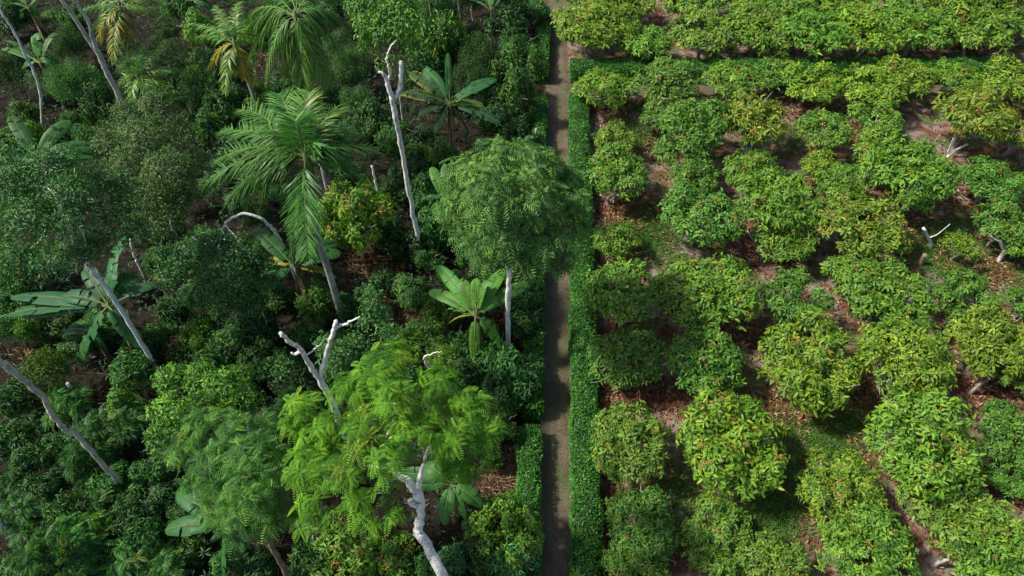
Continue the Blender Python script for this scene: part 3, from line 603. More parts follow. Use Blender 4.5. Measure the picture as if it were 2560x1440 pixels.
forest = '''
25 50 35 s;40 25 30 s;140 185 58 i;195 205 60 i;25 170 42 i;60 285 36 y;255 255 48 s;248 205 30 v;190 300 45 s;225 340 45 s;85 335 30 y;12 340 32 y;165 105 40 i;190 45 38 s;120 40 28 y;330 175 38 i;
500 65 45 y;420 84 24 m;430 140 48 i;500 150 42 m;500 190 45 y;480 215 45 i;450 215 42 s;550 255 42 s;600 245 38 s;525 315 42 s;575 365 45 s;545 310 30 y;555 415 36 e;650 245 36 y;470 300 35 s;640 330 40 s;560 175 30 s;
850 110 45 i;880 160 40 i;700 225 50 s;760 230 42 s;700 280 40 s;850 190 42 i;900 250 45 i;1060 55 52 y;1105 75 58 y;1080 120 52 y;1060 175 48 s;1265 60 50 s;1292 105 48 s;1190 125 48 i;1130 155 46 i;1175 200 48 i;1215 170 42 i;1270 165 45 r;1292 215 45 r;1332 160 34 v;
930 285 45 s;965 315 40 s;985 350 38 s;885 320 48 m;1060 340 42 s;1040 385 50 y;1085 425 45 s;1110 385 38 y;1062 470 42 s;1232 290 36 s;1270 300 42 s;1300 335 38 s;1010 430 38 s;935 460 40 y;985 465 42 s;860 420 40 s;1150 440 36 s;1240 245 32 s;1310 270 36 s;820 240 38 i;
1090 20 45 m;1050 0 45 y;900 20 45 s;1130 -5 40 s;1330 20 40 s;1280 10 42 m;1180 -30 35 s;830 20 40 s;700 -10 40 i;620 60 30 s;440 0 40 s;380 120 30 i;
885 540 76 z;905 520 55 z;965 575 42 s;1020 590 48 s;1085 565 44 s;1062 640 38 s;1100 515 40 s;1015 712 42 r;1035 740 34 s;790 740 45 y;685 735 40 s;925 735 30 e;955 790 30 i;850 885 50 i;1000 855 54 y;1065 835 58 z;1100 770 46 y;1020 905 44 s;1110 895 42 l;1160 935 44 s;1205 895 46 s;1265 900 54 g;1300 945 50 g;1255 960 48 s;1300 735 42 s;1315 800 40 s;1200 690 34 s;1130 700 32 s;1180 640 36 s;1290 665 36 s;
700 905 48 s;745 935 44 s;640 885 52 s;660 830 42 s;620 790 48 s;610 720 38 m;20 690 42 m;35 745 42 s;62 803 44 y;130 805 48 y;70 720 42 s;232 822 44 e;185 855 48 s;112 920 58 l;320 915 52 s;345 870 42 s;490 830 48 y;555 850 58 s;460 885 48 s;430 760 40 s;620 930 48 s;375 840 36 s;440 800 40 s;
15 810 46 m;40 640 42 s;480 600 44 m;395 640 44 s;450 490 40 m;600 500 36 s;640 520 34 s;770 545 36 s;20 450 40 s;430 560 42 m;380 580 40 m;340 560 40 s;820 580 34 s;
30 985 44 s;80 1045 42 e;170 1000 48 e;240 1075 56 e;310 1055 48 e;305 1000 42 y;200 1145 44 e;215 1185 40 e;262 1205 44 s;70 1150 44 s;30 1210 40 e;60 1275 58 e;250 1265 52 e;170 1285 48 s;345 1295 54 s;405 1245 54 s;350 1345 48 s;290 1315 46 s;450 1290 42 s;455 1365 40 y;410 1415 48 f;
180 1370 70 f;110 1400 70 f;230 1395 52 l;330 1405 62 e;40 1420 46 s;100 1215 48 s;150 1100 40 s;20 1100 44 s;370 1180 44 s;420 1150 40 s;
860 1375 84 z;960 1400 66 y;1130 1390 38 t;1270 1325 72 t;1285 1385 56 t;1270 1412 36 b;1245 1055 44 r;1255 1000 44 r;1185 1320 32 s;775 1400 58 s;740 1015 54 s;700 1060 50 s;1215 1390 44 s;1060 1420 40 s;560 1400 40 s;640 1410 44 s;1220 1130 34 s;1165 960 44 s;1240 1265 30 l;720 970 40 s;
300 700 30 s;520 470 36 m;690 470 40 s;640 430 36 s;1140 520 38 s;1170 570 40 s;1330 560 36 s;1150 860 40 s;1210 830 36 y;760 830 36 s;800 780 34 s;960 700 30 s;860 760 30 s;900 930 40 s;1340 460 34 s;540 900 42 s;590 960 38 s'''
KIND = {'s': ('shrub', 'dark broad-leaved shade shrub', (.95, 1, .95), .02), 'y': ('shrub', 'sunlit yellow-green young cacao tree', (1.9, 1.6, 1.0), .10), 'z': ('shrub', 'broad leafy cacao tree with bright tips', (1.6, 1.45, .95), .12),  # y: yellowish leaves with sunlight put into the tint
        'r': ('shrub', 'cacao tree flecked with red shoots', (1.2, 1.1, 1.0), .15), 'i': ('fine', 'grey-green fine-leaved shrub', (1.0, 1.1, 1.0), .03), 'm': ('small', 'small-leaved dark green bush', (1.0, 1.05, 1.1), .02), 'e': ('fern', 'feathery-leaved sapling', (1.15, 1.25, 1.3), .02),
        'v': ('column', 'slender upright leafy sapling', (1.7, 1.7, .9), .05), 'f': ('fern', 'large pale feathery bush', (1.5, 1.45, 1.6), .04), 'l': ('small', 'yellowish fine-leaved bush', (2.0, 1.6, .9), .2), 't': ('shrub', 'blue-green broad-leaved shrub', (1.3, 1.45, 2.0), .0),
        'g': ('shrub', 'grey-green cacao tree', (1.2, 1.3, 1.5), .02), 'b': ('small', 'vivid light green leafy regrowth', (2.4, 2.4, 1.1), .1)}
FG = {'s': 'dark shade shrubs of the left forest', 'y': 'sunlit young cacao trees of the left forest', 'z': 'broad leafy cacao trees of the left forest', 'r': 'red-flecked cacao trees by the path', 'i': 'grey-green fine-leaved shrubs', 'm': 'small-leaved dark bushes',
      'e': 'feathery-leaved saplings', 'v': 'slender upright saplings', 'f': 'large pale feathery bushes', 'l': 'yellowish fine-leaved bushes', 't': 'blue-green shrubs near the bottom', 'g': 'grey-green cacao trees by the hedge', 'b': None}
items = []
for it in forest.replace('\n', '').split(';'):
    it = it.split()
    if len(it) == 4: items.append([float(it[0]), float(it[1]), float(it[2]), it[3]])
def rel(px, py, l):
    dx, dy = px - l[0], py - l[1]
    if abs(dx) < 28 and abs(dy) < 28: return 'beneath '
    if abs(dx) > abs(dy): return 'right of ' if dx > 0 else 'left of '
    return 'in front of ' if dy > 0 else 'behind '
labs = {}
for n, (px, py, r, k) in enumerate(items):
    ds = sorted(LM, key=lambda l: (l[0] - px) ** 2 + (l[1] - py) ** 2)
    labs.setdefault((k, rel(px, py, ds[0]) + ds[0][2]), []).append(n)
lab_of = {}
ORD = ['nearest', 'second nearest', 'third nearest', 'fourth nearest', 'fifth nearest', 'sixth nearest', 'seventh nearest']
for (k, txt), ns in labs.items():
    l = [q for q in LM if txt.endswith(q[2])][0]
    ns.sort(key=lambda n: (items[n][0] - l[0]) ** 2 + (items[n][1] - l[1]) ** 2)
    for q, n in enumerate(ns):
        lab_of[n] = KIND[k][1] + ' ' + txt if len(ns) == 1 else ORD[min(q, 6)] + ' ' + KIND[k][1] + ' ' + txt
rf = np.random.default_rng(31)
for n, (px, py, r, k) in enumerate(items):
    kind, _, col, fl = KIND[k]; nk = {'shrub': 5, 'small': 3, 'fine': 3, 'fern': 3, 'column': 2}[kind]
    if kind == 'shrub' and r > 60: kind_key = f'cacao{n % 7}'
    else: kind_key = f'{kind}{int(rf.integers(0, nk))}'
    t = rf.uniform(.6, 1.45); zo = 0.0
    rr = r * 1.22
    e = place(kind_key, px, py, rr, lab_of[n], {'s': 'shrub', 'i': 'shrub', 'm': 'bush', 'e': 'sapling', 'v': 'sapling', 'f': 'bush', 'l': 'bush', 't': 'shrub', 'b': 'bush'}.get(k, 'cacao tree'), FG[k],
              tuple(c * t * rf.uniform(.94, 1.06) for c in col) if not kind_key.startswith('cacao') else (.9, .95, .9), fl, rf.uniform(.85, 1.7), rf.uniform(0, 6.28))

# ------------------------------------------------------------------ tall trees
def limb(mb, pts, r0, r1, rng, sides=8, wob=.02):
    p, r = smooth_path(pts, np.linspace(r0, r1, len(pts)), 4, wob=wob, rng=rng); tube(mb, p, r, sides, bump=.18, rng=rng)
def tall_tree(name, label, cat, trunk, barkm, lobes, style, seed, group=None, col=(1, 1, 1), flush=.03, n=900, extra=(), Yb=None, limbs=True, tw=0, leafm='forest'):
    """trunk: (px,py,r) from the foot up, standing in the upright plane through the foot; lobes: (px,py,rpx,z)"""
    rng = np.random.default_rng(seed); base = gz(trunk[0][0], trunk[0][1]); Y = base[1]
    root = empty(name, base, label, cat, group); base0 = base.copy()
    tm = MB(); pts = [(gz(p[0], p[1], p[4]) if len(p) > 4 else gy(p[0], p[1], Y + (p[3] if len(p) > 3 else 0))) - base for p in trunk]; pts[0] = pts[0] + np.array((0, 0, -.15))
    p, r = smooth_path(pts, [q[2] * .66 for q in trunk], 7, wob=.014, rng=rng); r = r * (1 + .05 * np.sin(np.arange(len(r)) * .9 + seed) + rng.normal(0, .035, len(r))); tube(tm, p, r, 12, bump=.14, rng=rng)
    top = pts[-1]
    L3 = []
    for (px, py, rp, z) in lobes:
        c = gz(px, py, z + rng.normal(0, .22)) - base; rr = rp * mpp(c + base) * rng.uniform(.82, 1.02); L3.append((*c, rr, rr, rr * .72))
    if limbs and L3:
        for l in L3:
            c = np.array(l[:3]); st = pts[-1] if rng.random() < .5 else pts[-2] * .4 + pts[-1] * .6
            if rng.random() < .45 and len(L3) > 3:
                st = st * .5 + np.array(L3[int(rng.integers(0, len(L3)))][:3]) * .5 - np.array((0, 0, .35))
                st = pts[-1] * .6 + st * .4
            md = (st + c) / 2 + rng.normal(0, .12, 3) - np.array((0, 0, .1)); limb(tm, [st, md - np.array((0, 0, .15)), c - np.array((0, 0, .12))], trunk[-1][2] * .5, .010, rng, 6)
            for _ in range(3):
                e = c + norm(rng.normal(size=3)) * np.array(l[3:]) * .8; limb(tm, [md * .3 + c * .7, (c + e) / 2 + rng.normal(0, .05, 3), e], .02, .006, rng, 4, .01)
    for ex in extra:
        q = [(gz(a[0], a[1], a[4]) if len(a) > 4 else gy(a[0], a[1], Y + (a[3] if len(a) > 3 else 0))) - base for a in ex]; pe, re = smooth_path(q, [a[2] * .7 for a in ex], 5, wob=.012, rng=rng); tube(tm, pe, re, 9, bump=.18, rng=rng)
    tm.build('trunk', barkm, root, smooth=True)
    if L3:
        mb = MB()
        if style == 'willow':
            P, A = shoots(rng, L3, n, low=-.3, inner=.75, depth_=.45); P += rng.normal(0, .06, P.shape)
            feather_leaves(mb, rng, P, A, 5, .36, 5, .17, .036, (35, 100), .5, .5, ang=.7, pdroop=.6)
        elif style == 'mimosa':
            L3 = [(*l[:3], l[3] * .86, l[4] * .86, l[5] * .9) for l in L3]; P, A = shoots(rng, L3, n, low=-.1, inner=.95, depth_=.45); P += rng.normal(0, .07, P.shape); w_ = rng.random(len(P))
            feather_leaves(mb, rng, P, A, 8, .33, 9, .105, .021, (50, 100), .3, .6, ang=.5, pdroop=.15, wr=w_, lvar=.45)
        elif style == 'feather':
            P, A = shoots(rng, L3, n, low=-.3, inner=.7, depth_=.5); P += rng.normal(0, .08, P.shape)
            feather_leaves(mb, rng, P, A, 5, .33, 8, .095, .020, (35, 95), .3, .4, ang=.35)
        elif style == 'broad':
            P, A = shoots(rng, L3, n, low=-.5, inner=.75, depth_=.5); P += rng.normal(0, .08, P.shape)
            whorl_leaves(mb, rng, P, A, 8, .15, .06, True, (35, 110), .9, .5, jit=.05)
        elif style == 'oval':
            P, A = shoots(rng, L3, n, low=-.45, inner=.75, depth_=.45); P += rng.normal(0, .06, P.shape)
            whorl_leaves(mb, rng, P, A, 8, .115, .052, False, (30, 105), .5, .3, jit=.045)
        elif style == 'fine':
            P, A = shoots(rng, L3, n, low=-.45, inner=.7, depth_=.55); P += rng.normal(0, .09, P.shape)
            whorl_leaves(mb, rng, P, A, 7, .135, .045, False, (25, 100), .45, .3, jit=.06)
        if tw:
            k = rng.choice(len(P), tw)
            for i in k:
                c = P[i] - A[i] * .35; e = P[i] + A[i] * .05; tube(mb, [c, (c + e) / 2 + rng.normal(0, .03, 3), e], [.009, .007, .003], 4, mi=1)
        o = mb.build('crown', [leafm, barkm], root); o.color = (*col, flush)
    return root
tall_tree('forked_tree', 'tall white-barked forked tree with small bright crown near the top', 'tree', [(1058, 660, .135), (1040, 565, .125), (1020, 470, .12), (1004, 370, .115), (988, 290, .125), (978, 240, .11)], 'white_bark',
          [(925, 55, 42, 9.2), (975, 35, 48, 9.6), (1012, 62, 42, 9.2), (915, 105, 32, 8.6), (955, 85, 36, 9.0), (960, 165, 17, 8.4), (1000, 15, 40, 9.6), (905, 20, 36, 9.2), (1020, 110, 26, 8.8), (985, 150, 15, 8.5)], 'broad', 1, col=(1.75, 1.6, .95), flush=.05, n=430,
          extra=[[(982, 250, .11), (970, 210, .10), (962, 190, .08), (946, 178, .05)], [(968, 205, .07), (975, 188, .06), (970, 160, .045), (968, 140, .04), (978, 115, .03), (992, 100, .02)], [(985, 248, .10), (998, 228, .095), (1003, 195, .09), (1002, 155, .085)]], limbs=False)
tall_tree('drooping_tree', 'round full tree with drooping narrow leaves beside and over the path', 'tree', [(1273, 900, .125), (1270, 820, .12), (1270, 740, .12), (1278, 668, .10), (1290, 560, .06), (1290, 470, .04)], 'white_bark',
          [(1180, 440, 66, 7.2), (1250, 400, 72, 7.8), (1330, 405, 68, 7.6), (1160, 525, 60, 6.9), (1235, 490, 78, 8.0), (1320, 490, 80, 8.0), (1395, 465, 62, 7.0), (1410, 550, 58, 6.8), (1205, 585, 58, 6.9), (1280, 570, 70, 7.4), (1350, 590, 62, 7.0), (1395, 640, 34, 6.3), (1230, 645, 36, 6.4), (1310, 640, 40, 6.5), (1150, 480, 40, 6.8), (1430, 500, 38, 6.6)],
          'willow', 2, col=(2.15, 2.0, 1.45), flush=.01, n=980, extra=[[(1274, 700, .07), (1266, 668, .06), (1263, 640, .05), (1240, 560, .03)]], leafm='fine')
tall_tree('feathery_canopy_tree', 'large lime-green feathery-leaved tree with thick white crooked trunk at the bottom', 'tree', [(1150, 1545, .20), (1107, 1445, .175, 0, 4.6), (1078, 1380, .155, 0, 5.3), (1046, 1325, .15, 0, 5.9), (1052, 1290, .13, 0, 6.2), (1046, 1240, .16, 0, 6.6), (1022, 1206, .12, 0, 6.9), (985, 1176, .09, 0, 7.1), (955, 1120, .05, 0, 7.5)], 'white_bark',
          [(955, 925, 52, 8.4), (885, 985, 56, 8.2), (1000, 1000, 62, 8.8), (1095, 965, 46, 8.2), (1175, 1010, 46, 8.0), (1215, 1075, 42, 7.7), (765, 1010, 40, 7.6), (735, 1060, 34, 7.4), (825, 1080, 60, 8.1), (925, 1085, 66, 8.8), (1045, 1080, 62, 8.9), (1140, 1100, 55, 8.4), (775, 1165, 52, 7.7), (870, 1180, 58, 8.3), (980, 1140, 50, 8.8), (1110, 1180, 44, 8.2), (790, 1265, 42, 7.5), (755, 1300, 30, 7.3), (900, 1262, 40, 7.8), (1180, 1170, 34, 7.9), (970, 1300, 28, 7.5), (1000, 890, 30, 8.0), (960, 1240, 26, 7.9)],
          'mimosa', 3, n=310, flush=.06, extra=[[(1046, 1245, .10, 0, 6.6), (1036, 1262, .11, 0, 6.5), (1026, 1250, .09, 0, 6.6)], [(1046, 1238, .10, 0, 6.6), (1048, 1205, .08, 0, 6.9), (1060, 1150, .05, 0, 7.3), (1090, 1080, .03, 0, 7.5)], [(985, 1176, .05, 0, 7.1), (900, 1160, .035, 0, 7.2), (820, 1150, .02, 0, 7.3)], [(955, 1120, .04, 0, 7.4), (900, 1060, .03, 0, 7.5), (880, 1000, .02, 0, 7.6)], [(955, 1120, .04, 0, 7.4), (985, 1040, .03, 0, 7.8), (975, 960, .02, 0, 7.9)]], leafm='mimosa', limbs=False)
tall_tree('airy_tree', 'airy dark-leaved tree at the left edge on a slanting blue-grey trunk', 'tree', [(412, 962, .115), (352, 855, .105), (300, 770, .105), (262, 715, .10), (232, 677, .10), (195, 620, .08), (168, 560, .07), (150, 490, .05)], 'blue_bark',
          [(50, 455, 62, 8.0), (130, 415, 58, 8.4), (215, 465, 60, 8.0), (290, 530, 46, 7.4), (75, 545, 64, 8.0), (170, 550, 56, 8.4), (245, 605, 36, 7.2), (45, 640, 50, 7.4), (130, 650, 52, 7.6), (25, 395, 42, 7.8), (205, 635, 32, 7.2), (300, 470, 40, 7.2), (330, 580, 34, 6.8), (0, 540, 45, 7.6), (180, 480, 50, 8.6)], 'fine', 4, col=(1.0, 1.3, 1.0), n=2100, flush=.02, tw=70, leafm='fine')
tall_tree('domed_tree', 'dense domed tree with brownish olive fine leaves and bare twigs', 'tree', [(455, 640, .12), (430, 560, .10), (405, 470, .08), (390, 400, .06)], 'grey_bark',
          [(330, 285, 48, 5.0), (395, 262, 46, 5.2), (290, 350, 50, 4.8), (375, 345, 66, 5.8), (450, 340, 50, 5.0), (325, 425, 60, 5.2), (420, 425, 66, 5.6), (375, 495, 60, 5.0), (455, 485, 48, 4.6), (310, 500, 38, 4.3), (480, 410, 42, 4.8), (420, 540, 40, 4.3)], 'fine', 5, col=(1.3, 1.15, 1.0), n=3000, flush=.14, tw=160, leafm='fine')
tall_tree('arched_tree', 'dark-leaved tree whose bare blue-grey trunk arches over to the left', 'tree', [(752, 735, .10), (722, 650, .085), (694, 590, .08), (658, 550, .075), (612, 534, .07), (575, 548, .065), (556, 572, .05)], 'blue_bark',
          [(535, 615, 50, 4.6), (475, 645, 50, 4.3), (430, 690, 44, 3.9), (600, 640, 55, 4.6), (655, 685, 50, 4.2), (560, 690, 62, 4.6), (495, 730, 46, 4.0), (620, 750, 50, 4.0), (560, 760, 40, 3.7), (420, 640, 30, 4.0)], 'oval', 6, col=(.95, 1.1, .95), n=1900, flush=.01, tw=60,
          extra=[[(556, 572, .035), (520, 580, .03), (485, 590, .02), (470, 605, .01)], [(558, 575, .03), (545, 615, .025), (540, 640, .02), (510, 690, .015), (492, 730, .008)], [(540, 640, .02), (552, 675, .008)], [(558, 572, .025), (580, 600, .015), (600, 630, .008)]])
tall_tree('feathery_dark_tree', 'tall dark green feathery-leaved tree left of the lime-green one', 'tree', [(745, 1500, .12), (716, 1430, .10), (690, 1385, .09), (671, 1350, .085), (645, 1280, .06)], 'brown_bark',
          [(510, 1070, 44, 6.2), (590, 1090, 50, 6.8), (645, 1140, 50, 6.8), (555, 1160, 50, 6.8), (625, 1215, 56, 7.2), (550, 1240, 48, 6.6), (600, 1295, 46, 6.2), (672, 1275, 44, 6.6), (465, 1130, 32, 5.8), (690, 1200, 38, 6.4), (660, 1070, 34, 6.2), (640, 1330, 26, 5.6), (500, 1200, 28, 6.0)], 'feather', 7, col=(1.9, 1.8, 1.5), n=760, flush=.03, tw=40)
tall_tree('leafy_tree', 'bright green small-leaved tree left of the feathery trees', 'tree', [(540, 1130, .10), (525, 1080, .09), (510, 1040, .06)], 'grey_bark',
          [(425, 950, 42, 3.8), (495, 945, 46, 4.2), (560, 965, 42, 4.0), (425, 1025, 46, 3.8), (412, 1090, 40, 3.4), (490, 1030, 50, 4.4), (560, 1035, 44, 4.2), (615, 1005, 34, 3.7), (450, 1130, 34, 3.3), (600, 940, 30, 3.6)], 'oval', 8, col=(2.3, 2.05, 1.0), n=1500, flush=.04)
tall_tree('pollarded_tree', 'sawn-off white tree with forked stubs and grey-green regrowth', 'tree', [(905, 1165, .16), (858, 1080, .145), (832, 1005, .135), (800, 950, .125), (770, 905, .095), (748, 872, .085), (722, 852, .075), (700, 832, .065)], 'white_bark',
          [(850, 885, 32, 5.0), (815, 868, 22, 5.0), (890, 868, 26, 5.0), (945, 775, 17, 5.6), (920, 732, 15, 5.8), (925, 795, 20, 5.4), (965, 830, 18, 5.0), (835, 925, 22, 4.6), (700, 915, 20, 4.8), (930, 755, 15, 5.7)], 'fine', 9, col=(1.25, 1.5, 1.25), n=560, flush=.02,
          extra=[[(800, 950, .09), (818, 880, .085), (832, 835, .075), (840, 803, .07)], [(842, 818, .05), (868, 808, .04), (900, 792, .02)], [(750, 880, .06), (738, 885, .05), (728, 882, .03)], [(765, 890, .03), (790, 870, .02), (805, 858, .01)]], limbs=False, leafm='fine')
rt = tall_tree('double_trunk_tree', 'pale grey tree with two joined trunks leaving the top edge', 'tree', [(402, 440, .17), (345, 335, .165), (297, 240, .16), (262, 168, .15), (235, 105, .14), (222, 55, .11), (185, 0, .10), (150, -60, .08)], 'grey_bark',
          [(120, -150, 60, 10), (60, -190, 60, 10.5), (180, -200, 60, 10.5)], 'oval', 10, n=400, extra=[[(243, 130, .10), (222, 102, .11), (195, 58, .10), (155, 0, .09), (110, -60, .07)]])
GT = 'slender trunks whose crowns lie outside the picture'
def pole_tree(label, trunk, barkm, lobes=(), style='oval', seed=1, n=250, col=(1, 1, 1), group=GT, name='slender_tree', leafm='forest', extra=()):
    return tall_tree(name, label, 'tree', trunk, barkm, lobes, style, seed, group, col=col, n=n, leafm=leafm, extra=extra)
pole_tree('thin blue-grey trunk slanting out of the upper left edge', [(135, 360, .09), (108, 320, .085), (97, 215, .075), (62, 135, .07), (35, 80, .065), (0, 25, .06), (-50, -50, .05)], 'blue_bark', [(-110, -110, 60, 7.5), (-60, -140, 50, 7.8)], seed=21)
pole_tree('long grey-brown trunk leaning in from the left edge, knobbly', [(328, 1240, .125), (262, 1165, .11), (205, 1102, .10), (160, 1068, .095), (130, 1038, .11), (112, 1000, .09), (72, 960, .095), (0, 905, .12), (-90, 850, .10)], 'grey_bark', [(-170, 760, 70, 9.0), (-190, 860, 60, 8.6)], seed=22)
pole_tree('short white crooked trunk right of the wide-leaved banana', [(366, 712, .065), (350, 668, .065), (336, 640, .06), (325, 598, .05)], 'white_bark', seed=23, group='short pale trunks in the forest')
pole_tree('straight light brown trunk rising out of the top edge', [(1165, 132, .12), (1158, 85, .115), (1150, 30, .11), (1143, -30, .10), (1135, -90, .08)], 'brown_bark', [(1130, -190, 60, 8.5)], seed=24)
pole_tree('slim grey trunk standing behind the forked white tree', [(1010, 335, .085), (1004, 275, .08), (1000, 215, .075)], 'grey_bark', seed=25, group='short pale trunks in the forest')
pole_tree('short white trunk stub below the big palm crown', [(960, 545, .075), (946, 485, .07), (929, 415, .06)], 'white_bark', seed=26, group='short pale trunks in the forest')
pole_tree('white stub with a rusty top beside the hedge', [(1332, 372, .055), (1337, 345, .05), (1340, 322, .05)], 'white_bark', seed=27, group='short pale trunks in the forest')
pole_tree('short bluish trunk left of the slanting blue-grey trunk', [(220, 1022, .09), (195, 990, .085), (168, 958, .08)], 'blue_bark', seed=28, group='short pale trunks in the forest')
pole_tree('pale trunk piece at the left edge near the bottom', [(62, 1348, .08), (18, 1322, .08), (-40, 1288, .07)], 'blue_bark', seed=29)
pole_tree('thin crooked pale stem under yellowish fine leaves', [(1090, 985, .05), (1080, 935, .05), (1060, 897, .045), (1078, 885, .03), (1105, 878, .015)], 'white_bark', seed=30, group='short pale trunks in the forest')
pole_tree('thin sapling stem with pale bark right of the small low palm', [(528, 300, .02), (512, 250, .018), (500, 228, .015)], 'white_bark', seed=31, group='short pale trunks in the forest')
pole_tree('white trunk half hidden behind the yellow-fronded palm', [(650, 255, .075), (642, 205, .07), (630, 150, .065)], 'white_bark', seed=32, group='short pale trunks in the forest')
pole_tree('dark thin trunk left of the sawn-off tree', [(682, 860, .045), (668, 815, .04), (655, 780, .035)], 'grey_bark', seed=33, group='short pale trunks in the forest')
pole_tree('pale stick-thin trunk in the dark behind the big palm', [(860, 255, .04), (855, 225, .035), (850, 205, .03)], 'white_bark', seed=34, group='short pale trunks in the forest')
pole_tree('dead brown stem beside the brown-edged banana', [(1165, 372, .04), (1158, 320, .04), (1168, 275, .03)], 'brown_bark', seed=35, group='short pale trunks in the forest')
# sawn stump by the lower left hedge
st = gz(1277, 1425); root = empty('sawn_stump', st, 'pale sawn log end standing among vivid leaves near the bottom hedge', 'stump')
mb = MB(); p, r = smooth_path([(0, 0, -.1), (.01, 0, .8), (.0, .02, 1.55)], [.11, .10, .095]); tube(mb, p, r, 14, bump=.06, rng=rf, cap=False); mb.build('trunk', 'grey_bark', root, smooth=True)
mb = MB(); a = np.linspace(0, 6.283, 15)[:-1]; ring = np.stack([.097 * np.cos(a), .097 * np.sin(a) + .02, a * 0 + 1.553], 1)
mb.add(np.vstack([ring, [(0, .02, 1.56)]]), [(j, (j + 1) % 14, 14) for j in range(14)]); mb.build('cut_face', 'cut_wood', root)

# ------------------------------------------------------------------ palms
def frond(root, rng, p0, tip, lift, leaf=.55, nleaf=46, col=(1, 1, 1), flush=0, dead=False, droop=.5, wid=.034, vee=.35, lab=None):
    d = tip - p0; Lh = np.linalg.norm(d); mid = p0 + d * .45 + np.array((0, 0, lift)); t = np.linspace(0, 1, 26)[:, None]
    C_ = (1 - t) ** 2 * p0 + 2 * t * (1 - t) * mid + t * t * tip; mb = MB()
    tube(mb, C_, np.linspace(.028, .005, 26), 5, mi=1)
    tt = np.linspace(.14, 1.0, nleaf); c = np.stack([np.interp(tt, t[:, 0], C_[:, i]) for i in range(3)], 1); tg = norm(np.gradient(c, axis=0))
    s = norm(np.cross(tg, (0, 0, 1.0))); up = norm(np.cross(s, tg)); prof = np.clip(np.sin(np.pi * (0.13 + .80 * tt)) ** .6, .15, 1)
    for sg in (-1, 1):
        ll = leaf * prof * rng.uniform(.8, 1.12, nleaf); dv = norm(s * sg + tg * (.55 + .5 * tt[:, None] + rng.normal(0, .14, (nleaf, 1))) + up * (vee + rng.normal(0, .38, (nleaf, 1))) - np.array((0, 0, 1.0)) * rng.uniform(0, .25, (nleaf, 1)))
        wv = norm(np.cross(dv, up) + rng.normal(0, .12, (nleaf, 3)))
        vs = []; w4 = [.5, 1, .85, .1]
        for q, tq in enumerate((0, .33, .7, 1.0)):
            b_ = c + dv * (ll * tq)[:, None] - np.array((0, 0, 1.0)) * (droop * ll * tq ** 2)[:, None]
            vs += [b_ - wv * wid * .5 * w4[q], b_ + wv * wid * .5 * w4[q]]
        V = np.stack(vs, 1); base = (np.arange(nleaf) * 8)[:, None, None]; qd = np.array([(0, 1, 3, 2), (2, 3, 5, 4), (4, 5, 7, 6)])[None]
        cc = np.stack([np.clip(.45 + rng.normal(0, .2, nleaf), 0, 1), rng.random(nleaf), rng.random(nleaf)], 1)
        mb.add(V.reshape(-1, 3), None, (base + qd).reshape(-1, 4), np.repeat(cc, 8, 0), 0)
    o = mb.build('frond', ['dryfrond' if dead else 'palm', 'dry_rib' if dead else 'rib'], root); o.color = (*col, flush)
    if lab: o['label'] = lab
    return o
def palm(label, trunk, crown, zc, fronds, seed, leaf=.55, nleaf=46, r=.1, lift=.7, droop=.5, group='palms of the shade forest', col=(1, 1, 1), shaft=None, wid=.034):
    rng = np.random.default_rng(seed); base = gz(trunk[0][0], trunk[0][1]); root = empty('palm_tree', base, label, 'palm tree', group)
    hp = gz(crown[0], crown[1], zc); pts = [gy(q[0], q[1], base[1]) - base for q in trunk]; pts.append(hp - base - np.array((0, 0, .2)))
    mb = MB(); p, rr = smooth_path(pts, np.linspace(r * 1.15, r * .85, len(pts)), 6); tube(mb, p, rr, 12, bump=.05, rng=rng); mb.build('trunk', 'palm_bark', root, smooth=True)
    hb = hp - base; mb = MB(); tube(mb, [hb + np.array((0, 0, q)) for q in (-.55, -.2, .1, .4)], [r * .95, r * 1.15, r * .9, .03], 10); mb.build('crown_shaft', shaft or 'rib', root, smooth=True)
    for f in fronds:
        tx, ty, dz = f[:3]; kw = f[3] if len(f) > 3 else {}; tip = gz(tx, ty, zc + dz) - base
        a = dict(leaf=leaf, nleaf=nleaf, col=tuple(c * rng.uniform(.85, 1.15) for c in col), droop=droop, wid=wid); lf = kw.get('lift', lift)
        a.update({k: v for k, v in kw.items() if k != 'lift'})
        frond(root, rng, hb + np.array((0, 0, .15)) + rng.normal(0, .03, 3), tip, lf, **a)
    return root
YF = dict(col=(2.2, 1.6, .5), flush=.75, lab='yellowing frond'); LF = dict(col=(2.4, 2.1, 1.0), flush=.05); DF = dict(dead=True, lab='dead grey-brown frond')
palm('large dark green palm with broad feather fronds in the middle of the forest', [(858, 808), (828, 700), (800, 610), (782, 520)], (768, 405), 7.6,
     [(522, 455, -.9), (570, 500, -1.3), (555, 330, -.3), (605, 275, .2), (700, 235, .9), (775, 232, 1.0, LF), (850, 275, .4, LF), (852, 330, .0), (945, 385, -.7), (905, 450, -1.1), (855, 480, -1.5), (770, 640, -1.9, dict(lift=.3)), (735, 575, -1.9, dict(lift=.4)), (640, 470, -1.0), (660, 330, .4), (905, 340, -.4), (545, 400, -.6), (610, 400, -.2), (820, 380, .2), (700, 470, -1.2), (740, 300, 1.1), (860, 420, -.6), (650, 520, -1.7)],
     51, leaf=.74, nleaf=66, r=.105, lift=.85, droop=.28, col=(1.6, 1.7, 1.0), wid=.030)
